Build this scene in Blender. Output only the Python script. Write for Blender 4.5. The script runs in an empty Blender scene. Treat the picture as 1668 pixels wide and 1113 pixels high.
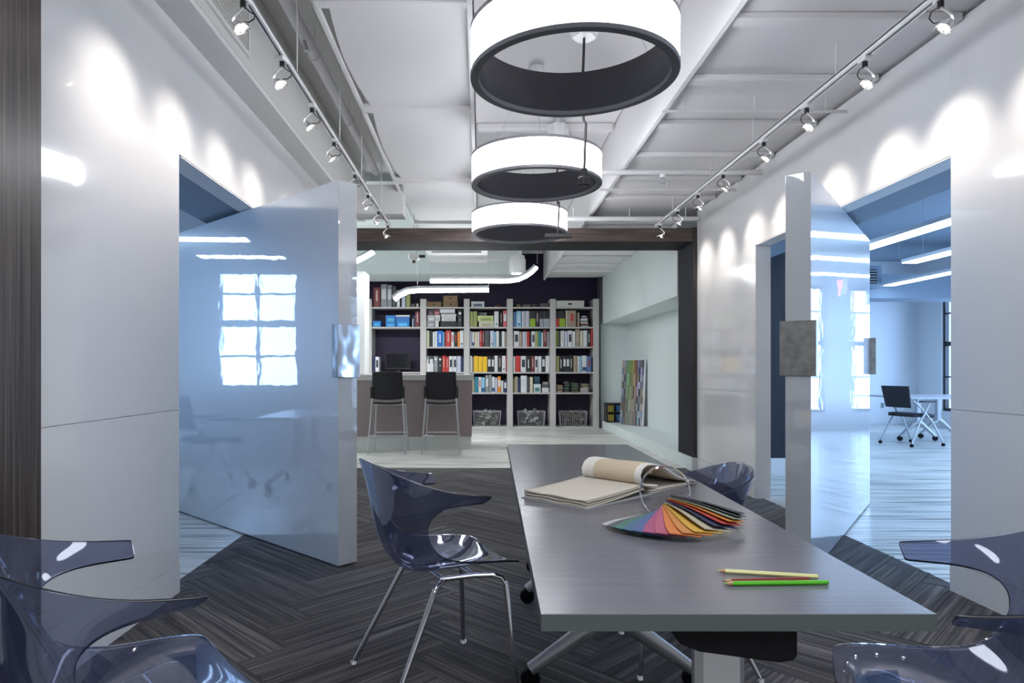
import bpy, bmesh, math, random
from mathutils import Vector, Matrix
random.seed(7)
S = bpy.context.scene
C = S.collection
PI = math.pi
# ------------------------------------------------------------------ camera
CZ, FP, PX, PY = 1.22, 1100.0, 782.0, 602.0
cd = bpy.data.cameras.new('camera'); cam = bpy.data.objects.new('camera', cd); C.objects.link(cam)
cam.location = (0, 0, CZ); cam.rotation_euler = (PI/2, 0, 0)
cd.sensor_width = 36; cd.lens = 36*FP/1668
cd.shift_x = (834-PX)/1668; cd.shift_y = (PY-556.5)/1668
cd.clip_start = .05
S.camera = cam
# ------------------------------------------------------------------ exposure, world
S.view_settings.view_transform = 'Standard'; S.view_settings.look = 'None'
S.view_settings.gamma = 1; S.view_settings.use_curve_mapping = False
S.view_settings.exposure = 0.35
try:
    S.cycles.transparent_max_bounces = 24; S.cycles.max_bounces = 10; S.cycles.sample_clamp_indirect = 6
except Exception: pass
W = bpy.data.worlds.new('sky'); S.world = W; W.use_nodes = True
W.node_tree.nodes['Background'].inputs[0].default_value = (.55, .75, 1, 1)
W.node_tree.nodes['Background'].inputs[1].default_value = 1.6

def area(name, loc, rot, sx, sy, power, col):
    l = bpy.data.lights.new(name, 'AREA'); l.shape = 'RECTANGLE'; l.size = sx; l.size_y = sy
    l.energy = power; l.color = col
    o = bpy.data.objects.new(name, l); o.location = loc; o.rotation_euler = rot; C.objects.link(o); return o
# daylight outside the real windows of the two side rooms
BLUE = (.42, .65, 1)
area('daylight_right', (10.6, 10.0, 1.9), (0, PI/2, 0), 3.2, 8.0, 480, BLUE)
area('daylight_right_near', (10.6, 4.5, 1.9), (0, PI/2, 0), 3.2, 3.4, 240, BLUE)
area('daylight_left', (-6.9, 5.9, 1.75), (0, -PI/2, 0), 2.4, 5.4, 300, BLUE)
# out-of-view fill lights added overhead and behind the camera to brighten the foreground
for y_ in (1.35, -.7):
    o = area('fill_behind', (.465, y_, 2.67), (0, 0, 0), 1.0, 1.0, 22, (.95, .97, 1)); o.data.shape = 'DISK'
area('library_fill', (-2.6, 11.2, 3.0), (0, 0, 0), 2.6, .12, 125, (.93, .97, 1))  # fill light added to brighten the library, no fixture of its own
# ------------------------------------------------------------------ node helpers
def mat(name, col=(.8,.8,.8), rough=.5, metal=0, coat=0, emit=None, es=0, spec=.5):
    m = bpy.data.materials.new(name); m.use_nodes = True
    b = m.node_tree.nodes['Principled BSDF']
    b.inputs['Base Color'].default_value = (*col, 1); b.inputs['Roughness'].default_value = rough
    b.inputs['Metallic'].default_value = metal; b.inputs['Coat Weight'].default_value = coat
    b.inputs['Coat Roughness'].default_value = .03; b.inputs['Specular IOR Level'].default_value = spec
    if emit: b.inputs['Emission Color'].default_value = (*emit, 1); b.inputs['Emission Strength'].default_value = es
    return m
def N(m, t, **k):
    n = m.node_tree.nodes.new(t)
    for a, v in k.items():
        if isinstance(a, str) and hasattr(n, a): setattr(n, a, v)
        else: n.inputs[a].default_value = v
    return n
def L(m, a, b): m.node_tree.links.new(a, b)
def coords(m, kind, scale):
    t = N(m, 'ShaderNodeTexCoord') if kind != 'Position' else N(m, 'ShaderNodeNewGeometry')
    mp = N(m, 'ShaderNodeMapping'); mp.inputs['Scale'].default_value = scale
    L(m, t.outputs[kind], mp.inputs['Vector']); return mp.outputs['Vector']
def noise(m, vec, scale=5, detail=4, rough=.5):
    n = N(m, 'ShaderNodeTexNoise'); n.inputs['Scale'].default_value = scale; n.inputs['Detail'].default_value = detail
    n.inputs['Roughness'].default_value = rough; L(m, vec, n.inputs['Vector']); return n.outputs['Fac']
def ramp(m, fac, stops):
    r = N(m, 'ShaderNodeValToRGB'); e = r.color_ramp.elements
    while len(e) < len(stops): e.new(.5)
    for i, (p, c) in enumerate(stops): e[i].position = p; e[i].color = (*c, 1)
    L(m, fac, r.inputs['Fac']); return r.outputs['Color']
def bump(m, h, strength, dist=.01):
    b = N(m, 'ShaderNodeBump'); b.inputs['Strength'].default_value = strength; b.inputs['Distance'].default_value = dist
    L(m, h, b.inputs['Height']); L(m, b.outputs['Normal'], m.node_tree.nodes['Principled BSDF'].inputs['Normal']); L(m, b.outputs['Normal'], m.node_tree.nodes['Principled BSDF'].inputs['Coat Normal']); return b
def base(m, out): L(m, out, m.node_tree.nodes['Principled BSDF'].inputs['Base Color'])
def streaky(name, c1, c2, c3, scale, rough=.4, kind='Object', rnd=0, nscale=1, bs=.15, coat=0):
    m = mat(name, c1, rough, coat=coat); v = coords(m, kind, scale)
    f = noise(m, v, nscale, 6, .65)
    col = ramp(m, f, [(.3, c1), (.5, c2), (.7, c3)])
    if rnd:
        oi = N(m, 'ShaderNodeObjectInfo'); mr = N(m, 'ShaderNodeMapRange'); mr.inputs[3].default_value = 1-rnd; mr.inputs[4].default_value = 1+rnd
        L(m, oi.outputs['Random'], mr.inputs[0])
        mx = N(m, 'ShaderNodeVectorMath', operation='SCALE'); L(m, col, mx.inputs[0]); L(m, mr.outputs[0], mx.inputs['Scale']); col = mx.outputs[0]
    base(m, col)
    if bs: bump(m, f, bs, .004)
    return m
# ------------------------------------------------------------------ materials
M = {}
def lacquer(name, col):
    m = mat(name, col, .12, coat=.6)
    v = coords(m, 'Position', (1, 1, .7)); f = noise(m, v, 7, 2); bump(m, f, .10, .008); return m
M['lacquer'] = lacquer('white_lacquer', (.80, .80, .81))
M['door_lacquer'] = lacquer('door_lacquer', (.58, .61, .65))
b_ = M['door_lacquer'].node_tree.nodes['Principled BSDF']; b_.inputs['Coat Weight'].default_value = 1; b_.inputs['Coat IOR'].default_value = 2.2; b_.inputs['Roughness'].default_value = .3; b_.inputs['Coat Roughness'].default_value = .015
M['paint'] = mat('wall_paint', (.80, .80, .80), .55)
v = coords(M['paint'], 'Position', (1,1,1)); bump(M['paint'], noise(M['paint'], v, 60, 2), .05, .002)
M['ceil'] = mat('ceiling_paint', (.80, .79, .80), .5)
v = coords(M['ceil'], 'Position', (1,1,1)); bump(M['ceil'], noise(M['ceil'], v, 25, 3), .12, .004)
M['palegreen'] = mat('pale_grey_paint', (.70, .76, .76), .55)
M['greyceil'] = mat('grey_ceiling_paint', (.70, .70, .68), .6)
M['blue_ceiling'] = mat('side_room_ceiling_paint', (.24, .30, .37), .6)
M['white_metal'] = mat('white_metal', (.85, .85, .86), .3, coat=.3)
M['brick_paint'] = mat('white_brick_paint', (.8, .82, .84), .45)
bt = N(M['brick_paint'], 'ShaderNodeTexBrick'); bt.inputs['Scale'].default_value = 3.2; bt.inputs['Mortar Size'].default_value = .012
L(M['brick_paint'], coords(M['brick_paint'], 'Object', (1,1,1)), bt.inputs['Vector']); bump(M['brick_paint'], bt.outputs['Fac'], .2, .004).invert = True
M['woodV'] = streaky('dark_wood_upright', (.018,.014,.014), (.06,.045,.04), (.15,.12,.11), (75, 75, 1.1), .3)
M['woodH'] = streaky('dark_wood_level', (.02,.015,.014), (.075,.055,.048), (.17,.13,.12), (1.6, 60, 42), .3)
M['reveal'] = mat('dark_laminate', (.022,.022,.030), .7, spec=.2)
M['navywood'] = streaky('blue_black_wood', (.008,.01,.016), (.02,.024,.036), (.04,.045,.06), (60, 60, 1), .45)
def carpet():
    m = mat('carpet_tile_pile', (.05,.05,.05), .95, spec=.1); m.node_tree.nodes['Principled BSDF'].inputs['Sheen Weight'].default_value = .12
    oi = N(m, 'ShaderNodeObjectInfo'); tc = N(m, 'ShaderNodeTexCoord')
    off = N(m, 'ShaderNodeVectorMath', operation='SCALE'); off.inputs['Scale'].default_value = 1
    cmb = N(m, 'ShaderNodeCombineXYZ'); mul = N(m, 'ShaderNodeMath', operation='MULTIPLY'); mul.inputs[1].default_value = 37
    L(m, oi.outputs['Random'], mul.inputs[0]); L(m, mul.outputs[0], cmb.inputs[0]); L(m, mul.outputs[0], cmb.inputs[1])
    ad = N(m, 'ShaderNodeVectorMath', operation='ADD'); L(m, tc.outputs['Object'], ad.inputs[0]); L(m, cmb.outputs[0], ad.inputs[1])
    def mp(s):
        p = N(m, 'ShaderNodeMapping'); p.inputs['Scale'].default_value = s; L(m, ad.outputs[0], p.inputs['Vector']); return p.outputs['Vector']
    fine = noise(m, mp((1.2, 60, 1)), 1, 3, .6); wide = noise(m, mp((.45, 16, 1)), 1, 2); grain = noise(m, mp((160, 260, 1)), 1, 2)
    c = ramp(m, fine, [(.33, (.020,.0195,.022)), (.5, (.066,.063,.067)), (.68, (.150,.143,.144))])
    w = ramp(m, wide, [(.35, (.62,.62,.65)), (.62, (1.35,1.32,1.28))])
    g = ramp(m, grain, [(.3, (.6,.6,.6)), (.7, (1.4,1.4,1.4))])
    mr = N(m, 'ShaderNodeMapRange'); mr.inputs[3].default_value = .75; mr.inputs[4].default_value = 1.3; L(m, oi.outputs['Random'], mr.inputs[0])
    a = N(m, 'ShaderNodeVectorMath', operation='MULTIPLY'); L(m, c, a.inputs[0]); L(m, w, a.inputs[1])
    b = N(m, 'ShaderNodeVectorMath', operation='MULTIPLY'); L(m, a.outputs[0], b.inputs[0]); L(m, g, b.inputs[1])
    d = N(m, 'ShaderNodeVectorMath', operation='SCALE'); L(m, b.outputs[0], d.inputs[0]); L(m, mr.outputs[0], d.inputs['Scale'])
    base(m, d.outputs[0]); bump(m, fine, .5, .004); return m
M['carpet'] = carpet()
def plankmat():
    m = mat('striped_vinyl_plank', (.6,.6,.6), .32, spec=.4)
    v = coords(m, 'Position', (1, 1, 1))
    sx = N(m, 'ShaderNodeSeparateXYZ'); L(m, v, sx.inputs[0])
    r = N(m, 'ShaderNodeMath', operation='DIVIDE'); r.inputs[1].default_value = .152; L(m, sx.outputs[1], r.inputs[0])
    fl = N(m, 'ShaderNodeMath', operation='FLOOR'); L(m, r.outputs[0], fl.inputs[0])
    wn = N(m, 'ShaderNodeTexWhiteNoise', noise_dimensions='1D'); L(m, fl.outputs[0], wn.inputs['W'])
    sh = N(m, 'ShaderNodeMath', operation='MULTIPLY'); sh.inputs[1].default_value = 20; L(m, wn.outputs['Value'], sh.inputs[0])
    xo = N(m, 'ShaderNodeMath', operation='ADD'); L(m, sx.outputs[0], xo.inputs[0]); L(m, sh.outputs[0], xo.inputs[1])
    cb = N(m, 'ShaderNodeCombineXYZ'); L(m, xo.outputs[0], cb.inputs[0]); L(m, sx.outputs[1], cb.inputs[1])
    mp = N(m, 'ShaderNodeMapping'); mp.inputs['Scale'].default_value = (.75, 19, 1); L(m, cb.outputs[0], mp.inputs['Vector'])
    f = noise(m, mp.outputs['Vector'], 1, 3, .55)
    base(m, ramp(m, f, [(.32, (.14,.14,.13)), (.41, (.36,.36,.33)), (.47, (.62,.62,.58)), (.52, (.80,.80,.76)), (.60, (.62,.63,.60)), (.68, (.84,.84,.80))])); return m
M['plank'] = plankmat()
M['threshold'] = mat('pale_threshold', (.7,.68,.62), .4)
M['subfloor'] = mat('dark_joint', (.02,.02,.02), .9)
M['purple'] = mat('deep_purple_paint', (.014,.005,.036), .6)
M['shelfgrey'] = mat('warm_grey_laminate', (.50,.48,.47), .45)
M['taupe'] = mat('taupe_laminate', (.27,.215,.215), .5)
M['toe'] = mat('pale_plinth', (.62,.64,.62), .4)
M['top'] = streaky('slate_laminate', (.125,.125,.15), (.14,.138,.165), (.155,.15,.18), (3, 90, 3), .21, bs=.02)
M['topedge'] = mat('grey_green_edge_band', (.095,.115,.115), .45)
M['silver'] = mat('silver_paint', (.50,.51,.54), .35, .5)
M['chrome'] = mat('chrome', (.75,.75,.78), .06, 1)
M['steel'] = mat('brushed_steel', (.55,.56,.58), .1, 1)
v = coords(M['steel'], 'Object', (1,1,1)); bump(M['steel'], noise(M['steel'], v, 7, 1), .5, .008)
M['steel2'] = mat('mottled_zinc', (.36,.36,.35), .38, .9)
v = coords(M['steel2'], 'Object', (1,1,1)); base(M['steel2'], ramp(M['steel2'], noise(M['steel2'], v, 20, 4), [(.3,(.27,.27,.26)),(.7,(.42,.42,.41))])); bump(M['steel2'], noise(M['steel2'], v, 9, 1), .3, .005)
M['black'] = mat('black_plastic', (.012,.012,.014), .4)
M['blackmesh'] = mat('black_mesh_fabric', (.010,.010,.014), .7)
M['screen'] = mat('black_screen', (.006,.006,.010), .12)
M['rubber'] = mat('black_rubber', (.008,.008,.010), .7, spec=.15)
M['ringdark'] = mat('dark_grey_ring_metal', (.085,.085,.10), .42, .2)
M['ringrim'] = mat('grey_ring_rim', (.33,.33,.37), .4, .2)
M['diffuser'] = mat('lit_diffuser', (.9,.9,.9), .5, emit=(.93,.95,1), es=9)
M['tube'] = mat('lit_tube', (.9,.9,.9), .5, emit=(.93,.97,1), es=26)
M['sidetube'] = mat('lit_side_tube', (.9,.9,.9), .5, emit=(.50,.72,1), es=10)
M['bulb'] = mat('lit_halogen', (1,1,1), .5, emit=(1,.88,.75), es=70)
M['exit'] = mat('lit_red_sign', (.8,.05,.08), .5, emit=(1,.05,.12), es=1.5)
M['glasscone'] = mat('clear_glass', (1,1,1), .05); M['glasscone'].node_tree.nodes['Principled BSDF'].inputs['Transmission Weight'].default_value = .9
M['cream'] = mat('cream_linen', (.62,.57,.50), .9, spec=.1)
f = noise(M['cream'], coords(M['cream'], 'Object', (200,200,200)), 2, 2); bump(M['cream'], f, .35, .002)
M['tan'] = mat('tan_linen', (.64,.53,.39), .9, spec=.1)
f = noise(M['tan'], coords(M['tan'], 'Object', (200,200,200)), 2, 2); bump(M['tan'], f, .35, .002)
M['whitecloth'] = mat('white_linen', (.78,.75,.70), .9, spec=.1)
M['board'] = mat('grey_board', (.40,.41,.42), .6)
M['ply'] = mat('pencil_wood', (.50,.30,.17), .6)
M['pane'] = mat('window_glass', (1,1,1), .02)
def glassmix(name, tint, ior=1.45):
    m = bpy.data.materials.new(name); m.use_nodes = True; nt = m.node_tree
    nt.nodes.remove(nt.nodes['Principled BSDF'])
    t = nt.nodes.new('ShaderNodeBsdfTransparent'); t.inputs[0].default_value = (*tint, 1)
    g = nt.nodes.new('ShaderNodeBsdfGlossy'); g.inputs['Roughness'].default_value = .03
    g.inputs[0].default_value = (.85,.87,1,1)
    lw = nt.nodes.new('ShaderNodeLayerWeight'); lw.inputs[0].default_value = .5
    pw = nt.nodes.new('ShaderNodeMath'); pw.operation = 'POWER'; pw.inputs[1].default_value = 5; nt.links.new(lw.outputs['Facing'], pw.inputs[0])
    fr = nt.nodes.new('ShaderNodeMapRange'); fr.inputs[3].default_value = .04; fr.inputs[4].default_value = .8; nt.links.new(pw.outputs[0], fr.inputs[0])
    mx = nt.nodes.new('ShaderNodeMixShader'); nt.links.new(fr.outputs[0], mx.inputs[0]); nt.links.new(t.outputs[0], mx.inputs[1]); nt.links.new(g.outputs[0], mx.inputs[2])
    nt.links.new(mx.outputs[0], nt.nodes['Material Output'].inputs[0]); return m
M['pane'] = glassmix('window_glass', (.92,.95,1))
def polycarb():
    m = bpy.data.materials.new('smoke_blue_polycarbonate'); m.use_nodes = True; nt = m.node_tree
    nt.nodes.remove(nt.nodes['Principled BSDF'])
    t = nt.nodes.new('ShaderNodeBsdfTransparent'); t.inputs[0].default_value = (.58,.60,.70,1)
    d = nt.nodes.new('ShaderNodeBsdfDiffuse'); d.inputs[0].default_value = (.12,.145,.27,1)
    g = nt.nodes.new('ShaderNodeBsdfGlossy'); g.inputs['Roughness'].default_value = .04; g.inputs[0].default_value = (.9,.92,1,1)
    lw = nt.nodes.new('ShaderNodeLayerWeight'); lw.inputs[0].default_value = .35
    m1 = nt.nodes.new('ShaderNodeMixShader'); m1.inputs[0].default_value = .16
    nt.links.new(t.outputs[0], m1.inputs[1]); nt.links.new(d.outputs[0], m1.inputs[2])
    lw.inputs[0].default_value = .5
    pw = nt.nodes.new('ShaderNodeMath'); pw.operation = 'POWER'; pw.inputs[1].default_value = 3.5; nt.links.new(lw.outputs['Facing'], pw.inputs[0])
    fr = nt.nodes.new('ShaderNodeMapRange'); fr.inputs[3].default_value = .05; fr.inputs[4].default_value = .85; nt.links.new(pw.outputs[0], fr.inputs[0])
    mx = nt.nodes.new('ShaderNodeMixShader'); nt.links.new(fr.outputs[0], mx.inputs[0]); nt.links.new(m1.outputs[0], mx.inputs[1]); nt.links.new(g.outputs[0], mx.inputs[2])
    nt.links.new(mx.outputs[0], nt.nodes['Material Output'].inputs[0]); return m
M['poly'] = polycarb()
M['polyedge'] = mat('smoke_blue_edge', (.006,.008,.018), .25)
_cc = {}
def flat(col, rough=.55):
    k = (tuple(round(c, 3) for c in col), rough)
    if k not in _cc: _cc[k] = mat('print_colour', col, rough)
    return _cc[k]
# ------------------------------------------------------------------ mesh helpers
def new(name, me, parent=None, loc=None):
    o = bpy.data.objects.new(name, me); C.objects.link(o)
    if parent: o.parent = parent
    if loc is not None: o.location = loc
    return o
def mesh(name, vs, fs, mats, smooth=False, mi=None):
    me = bpy.data.meshes.new(name); me.from_pydata([tuple(v) for v in vs], [], fs)
    for m in (mats if isinstance(mats, (list, tuple)) else [mats]): me.materials.append(m)
    if smooth: me.polygons.foreach_set('use_smooth', [True]*len(me.polygons))
    if mi:
        for i, k in enumerate(mi): me.polygons[i].material_index = k
    me.update(); return me
class MB:
    def __init__(s): s.v = []; s.f = []; s.m = []
    def add(s, vs, fs, k=0):
        n = len(s.v); s.v += [tuple(v) for v in vs]; s.f += [tuple(i+n for i in f) for f in fs]; s.m += [k]*len(fs)
    def box(s, a, b, k=0, bev=0):
        x0,y0,z0 = a; x1,y1,z1 = b
        if bev:
            # chamfered box: 24 vertices
            e = bev; vs = []; fs = []
            bm = bmesh.new(); bmesh.ops.create_cube(bm, size=1)
            for v in bm.verts:
                v.co = Vector(((x0+x1)/2+v.co.x*(x1-x0), (y0+y1)/2+v.co.y*(y1-y0), (z0+z1)/2+v.co.z*(z1-z0)))
            bmesh.ops.bevel(bm, geom=bm.edges[:], offset=e, segments=1, affect='EDGES')
            bm.verts.ensure_lookup_table(); bm.verts.index_update()
            s.add([v.co[:] for v in bm.verts], [[v.index for v in f.verts] for f in bm.faces], k); bm.free(); return
        s.add([(x0,y0,z0),(x1,y0,z0),(x1,y1,z0),(x0,y1,z0),(x0,y0,z1),(x1,y0,z1),(x1,y1,z1),(x0,y1,z1)],
              [(0,3,2,1),(4,5,6,7),(0,1,5,4),(1,2,6,5),(2,3,7,6),(3,0,4,7)], k)
    def tube(s, pts, r, n=8, k=0, cap=True):
        pts = [Vector(p) for p in pts]; rs = r if isinstance(r, (list, tuple)) else [r]*len(pts)
        base_ = len(s.v); prev = None
        for i, p in enumerate(pts):
            t = (pts[min(i+1, len(pts)-1)]-pts[max(i-1, 0)]).normalized()
            if prev is None:
                a = Vector((0,0,1)) if abs(t.z) < .9 else Vector((1,0,0)); u = t.cross(a).normalized()
            else: u = (prev - t*prev.dot(t)).normalized()
            prev = u; w = t.cross(u)
            for j in range(n):
                q = 2*PI*j/n; s.v.append(tuple(p+(u*math.cos(q)+w*math.sin(q))*rs[i]))
        for i in range(len(pts)-1):
            for j in range(n):
                a = base_+i*n+j; b = base_+i*n+(j+1) % n
                s.f.append((a, b, b+n, a+n)); s.m.append(k)
        if cap:
            s.f.append(tuple(base_+j for j in range(n))[::-1]); s.m.append(k)
            e = base_+(len(pts)-1)*n; s.f.append(tuple(e+j for j in range(n))); s.m.append(k)
    def lathe(s, prof, c=(0,0,0), n=24, k=0, closed=False):
        base_ = len(s.v); m = len(prof)
        for r, z in prof:
            for j in range(n):
                q = 2*PI*j/n; s.v.append((c[0]+r*math.cos(q), c[1]+r*math.sin(q), c[2]+z))
        for i in range(m if closed else m-1):
            i2 = (i+1) % m
            for j in range(n):
                j2 = (j+1) % n; s.f.append((base_+i*n+j, base_+i*n+j2, base_+i2*n+j2, base_+i2*n+j)); s.m.append(k)
    def prism(s, poly, z0, z1, k=0):
        n = len(poly); s.add([(x,y,z0) for x,y in poly]+[(x,y,z1) for x,y in poly],
            [tuple(range(n))[::-1], tuple(range(n,2*n))]+[(i,(i+1)%n,n+(i+1)%n,n+i) for i in range(n)], k)
    def xf(s, mtx, start=0):
        for i in range(start, len(s.v)): s.v[i] = tuple(mtx @ Vector(s.v[i]))
    def me(s, name, mats, smooth=False):
        me = mesh(name, s.v, s.f, mats, smooth, s.m)
        if smooth:
            try: me.set_sharp_from_angle(angle=math.radians(40))
            except Exception: pass
        return me
    def build(s, name, mats, parent=None, smooth=False, loc=None):
        return new(name, s.me(name, mats, smooth), parent, loc)
def tag(o, label, cat, group=None, kind=None):
    if label: o['label'] = label
    if cat: o['category'] = cat
    if group: o['group'] = group
    if kind: o['kind'] = kind
    return o
def thing(name, label, cat, loc=(0,0,0), rz=0, group=None, scale=1):
    o = bpy.data.objects.new(name, None); C.objects.link(o); o.empty_display_size = .1
    o.location = loc; o.rotation_euler = (0,0,rz); o.scale = (scale,)*3
    return tag(o, label, cat, group)
def struct(name, a, b, m, parent=None):
    q = MB(); q.box(a, b); o = q.build(name, M[m] if isinstance(m, str) else m, parent)
    if not parent: o['kind'] = 'structure'
    return o
def part(name, a, b, m, parent, bev=0):
    q = MB(); q.box(a, b, bev=bev); return q.build(name, M[m] if isinstance(m, str) else m, parent)
def kids(o): return [x for x in bpy.data.objects if x.parent == o]
def copy_tree(o, parent=None):
    c = o.copy(); C.objects.link(c)
    if parent: c.parent = parent
    for ch in list(o.children): copy_tree(ch, c)
    return c
def dup(o, label, loc, rz, group=None, scale=None):
    c = copy_tree(o); c.location = loc; c.rotation_euler = (0,0,rz); c['label'] = label
    if group: c['group'] = group
    if scale: c.scale = (scale,)*3
    return c
def at(px, py, Y): return Vector(((px-PX)/FP*Y, Y, CZ-(py-PY)/FP*Y))
XL, XR, WT, DH = -1.65, 2.60, .145, 2.40       # corridor wall faces, wall thickness, opening height
Y0, Y1 = 3.70, 6.38                            # openings on both sides
YF = 8.10                                      # portal
HC = 3.75
# ================================================================== STRUCTURE
fl = struct('floor', (-6.2, -2.6, -.12), (10.2, 15.2, -.010), 'subfloor')
# herringbone carpet tiles, 0.25 x 1.0 m at 45 degrees, cut to the carpet's outline
def clip(poly, rect):
    x0,y0,x1,y1 = rect
    for ax, lim, sg in ((0,x0,1),(0,x1,-1),(1,y0,1),(1,y1,-1)):
        out = []
        for i in range(len(poly)):
            a, b = poly[i], poly[(i+1) % len(poly)]
            da, db = (a[ax]-lim)*sg, (b[ax]-lim)*sg
            if da >= 0: out.append(a)
            if (da >= 0) != (db >= 0):
                t = da/(da-db); out.append((a[0]+(b[0]-a[0])*t, a[1]+(b[1]-a[1])*t))
        poly = out
        if not poly: return []
    return poly
carpet_t = thing('floor_carpet', None, None); carpet_t['kind'] = 'structure'
g = .0012; w = .25
full = MB(); full.box((g, g, -.009), (1-g, w-g, 0)); full_me = full.me('carpet_tile', M['carpet'])
RECT = (-1.74, 1.15, 2.68, 8.36)
ca = math.cos(PI/4)
def place_tile(u, v_, vert):
    # u,v grid units of w ; tile local x along its length
    ang = PI/4 + (PI/2 if vert else 0)
    ou, ov = (u*w, v_*w) if not vert else ((u+1)*w, v_*w)
    ox, oy = (ou-ov)*ca + .58, (ou+ov)*ca + .155
    c, s_ = math.cos(ang), math.sin(ang)
    loc = [(g,g),(1-g,g),(1-g,w-g),(g,w-g)]
    wp = [(ox+x*c-y*s_, oy+x*s_+y*c) for x, y in loc]
    cl = clip(wp, RECT)
    if len(cl) < 3: return
    ar = abs(sum(cl[i][0]*cl[(i+1)%len(cl)][1]-cl[(i+1)%len(cl)][0]*cl[i][1] for i in range(len(cl))))/2
    if ar < .002: return
    if ar > .2455: me_ = full_me
    else:
        lp = [((x-ox)*c+(y-oy)*s_, -(x-ox)*s_+(y-oy)*c) for x, y in cl]
        q = MB(); q.prism(lp, -.009, 0); me_ = q.me('carpet_tile', M['carpet'])
    o = new('carpet_tile', me_, carpet_t, (ox, oy, 0)); o.rotation_euler = (0,0,ang)
for i in range(-60, 60):
    for m_ in range(-8, 8):
        place_tile(i+8*m_, i, False)
        place_tile(i, i-7+8*m_, True)
# striped vinyl planks beside the carpet in both openings (laid along X)
def planks(x0, x1, y0, y1, name):
    root = thing(name, None, None); root['kind'] = 'structure'
    pw = .152; n = 0; y = y0
    k = 0
    while y < y1-.02:
        x = x0; first = random.uniform(.35, 1.2)
        while x < x1-.01:
            e = min(x+(first if x == x0 else 1.22), x1); 
            q = MB(); q.box((x+.0006, y+.0006, -.009), (e-.0006, min(y+pw, y1)-.0006, 0)); q.build('plank', M['plank'], root)
            x = e
        y += pw; k += 1
planks(-4.2, -1.745, 3.1, 6.9, 'floor_left_room')
planks(2.685, 5.6, 3.1, 7.5, 'floor_right_room')
struct('floor_left_room_rear', (-6.0, 6.903, -.009), (-1.745, 8.36, 0), 'plank')
struct('floor_left_room_side', (-6.0, 2.0, -.009), (-4.203, 6.897, 0), 'plank')
struct('floor_right_room_rear', (2.685, 7.505, -.009), (9.75, 15.1, 0), 'plank')
struct('floor_right_room_side', (5.603, 2.0, -.009), (9.75, 7.497, 0), 'plank')
struct('floor_library', (-5.0, 8.363, -.009), (2.68, 14.6, 0), 'plank')
struct('floor_entry', (-3.2, -2.5, -.009), (4.0, 1.147, 0), 'plank')
# --- corridor walls: core + glossy panels with recessed joints
def panelled(name, side, ya, yb, z0=0, z1=3.12, cuts=(.16, 1.0), vs=()):
    xf = XL if side == 'l' else XR
    s_ = -1 if side == 'l' else 1
    xa, xb = sorted((xf + s_*.012, xf + s_*WT))
    o = struct(name, (xa, ya+.004, z0), (xb, yb-.004, z1), 'paint')
    zs = [z for z in (z0,)+tuple(cuts)+(z1,) if z0 <= z <= z1]
    ys = [ya]+list(vs)+[yb]
    for i in range(len(zs)-1):
        for j in range(len(ys)-1):
            if zs[i+1]-zs[i] < .02: continue
            xa, xb = sorted((xf + (0 if i or z0 else -s_*.006), xf + s_*.0125))
            zz = zs[i]+.0015 if i or z0 else .0
            p = part('baseboard' if (i == 0 and z0 == 0) else 'panel', (xa, ys[j]+.0004, zz), (xb, ys[j+1]-.0004, zs[i+1]-.0015), 'lacquer', o)
    for yy in (ya, yb):
        pass
    return o
panelled('wall_left_near', 'l', 2.52, Y0)
panelled('wall_left_header', 'l', Y0, Y1, z0=DH, cuts=())
panelled('wall_left_far', 'l', Y1, YF-.01)
panelled('wall_right_near', 'r', -2.5, Y0+.03, vs=(1.6,))
panelled('wall_right_header', 'r', Y0+.03, Y1, z0=DH, cuts=())
panelled('wall_right_far', 'r', Y1, YF-.01)
# jamb linings
for nm, x0, x1, y in (('trim_jamb_left_near', XL-WT, XL, Y0), ('trim_jamb_right_far', XR, XR+WT, Y1)):
    struct(nm, (x0+.002, y-.004 if 'near' in nm else y-.006, 0), (x1-.002, y+.006 if 'near' in nm else y+.004, DH-.002), 'paint')
for nm, x0, x1 in (('trim_lintel_left', XL-WT+.002, XL-.002), ('trim_lintel_right', XR+.002, XR+WT-.002)):
    struct(nm, (x0, Y0+.035, DH-.008), (x1, Y1-.008, DH-.001), 'paint')
# small pivot plates in the lintels
for sx, cx in ((-1, XL-WT/2), (1, XR+WT/2)):
    pass
# near dark portal post (left) and near walls behind the camera
struct('trim_1', (-2.1, 1.75, 0), (-1.625, 2.50, 3.3), 'woodV')
struct('wall_left_behind', (-3.3, -2.5, 0), (-3.15, 1.75, HC), 'paint')
struct('wall_left_return', (-3.15, 1.62, 0), (-2.1, 1.74, HC), 'paint')
struct('wall_behind', (-3.3, -2.62, 0), (2.8, -2.5, HC), 'paint')
# ceilings
struct('ceiling', (-3.4, -2.6, HC), (2.8, 15.2, HC+.1), 'ceil')
bl = struct('ceiling_bulkhead_left', (-2.1, 1.0, 3.125), (-1.47, 8.70, HC), 'greyceil')
struct('ceiling_cove_left', (-1.652, 2.53, 3.09), (-1.472, YF-.02, 3.124), 'paint')
sl = struct('ceiling_slab_right', (1.32, -1.0, 3.14), (2.95, 14.1, HC), 'ceil')
# ribs cast into the right slab
for y in (2.2, 2.95, 3.66, 4.42, 5.22, 5.98, 6.72, 7.45, 9.0, 9.8, 10.6, 11.4, 12.2, 13.0):
    part('rib', (1.325, y-.045, 3.095), (2.59, y+.045, 3.14), 'ceil', sl, .008)
for i, y in enumerate((4.05, 4.80, 5.6, 6.35, 7.1)):
    for x in (1.62, 2.12):
        part('plate', (x-.09, y-.40, 3.11), (x+.09, y-.32, 3.1395), 'ceil', sl)
part('edge_strip', (1.315, 1.0, 3.075), (1.345, 14.05, 3.14), 'ceil', sl)
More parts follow.
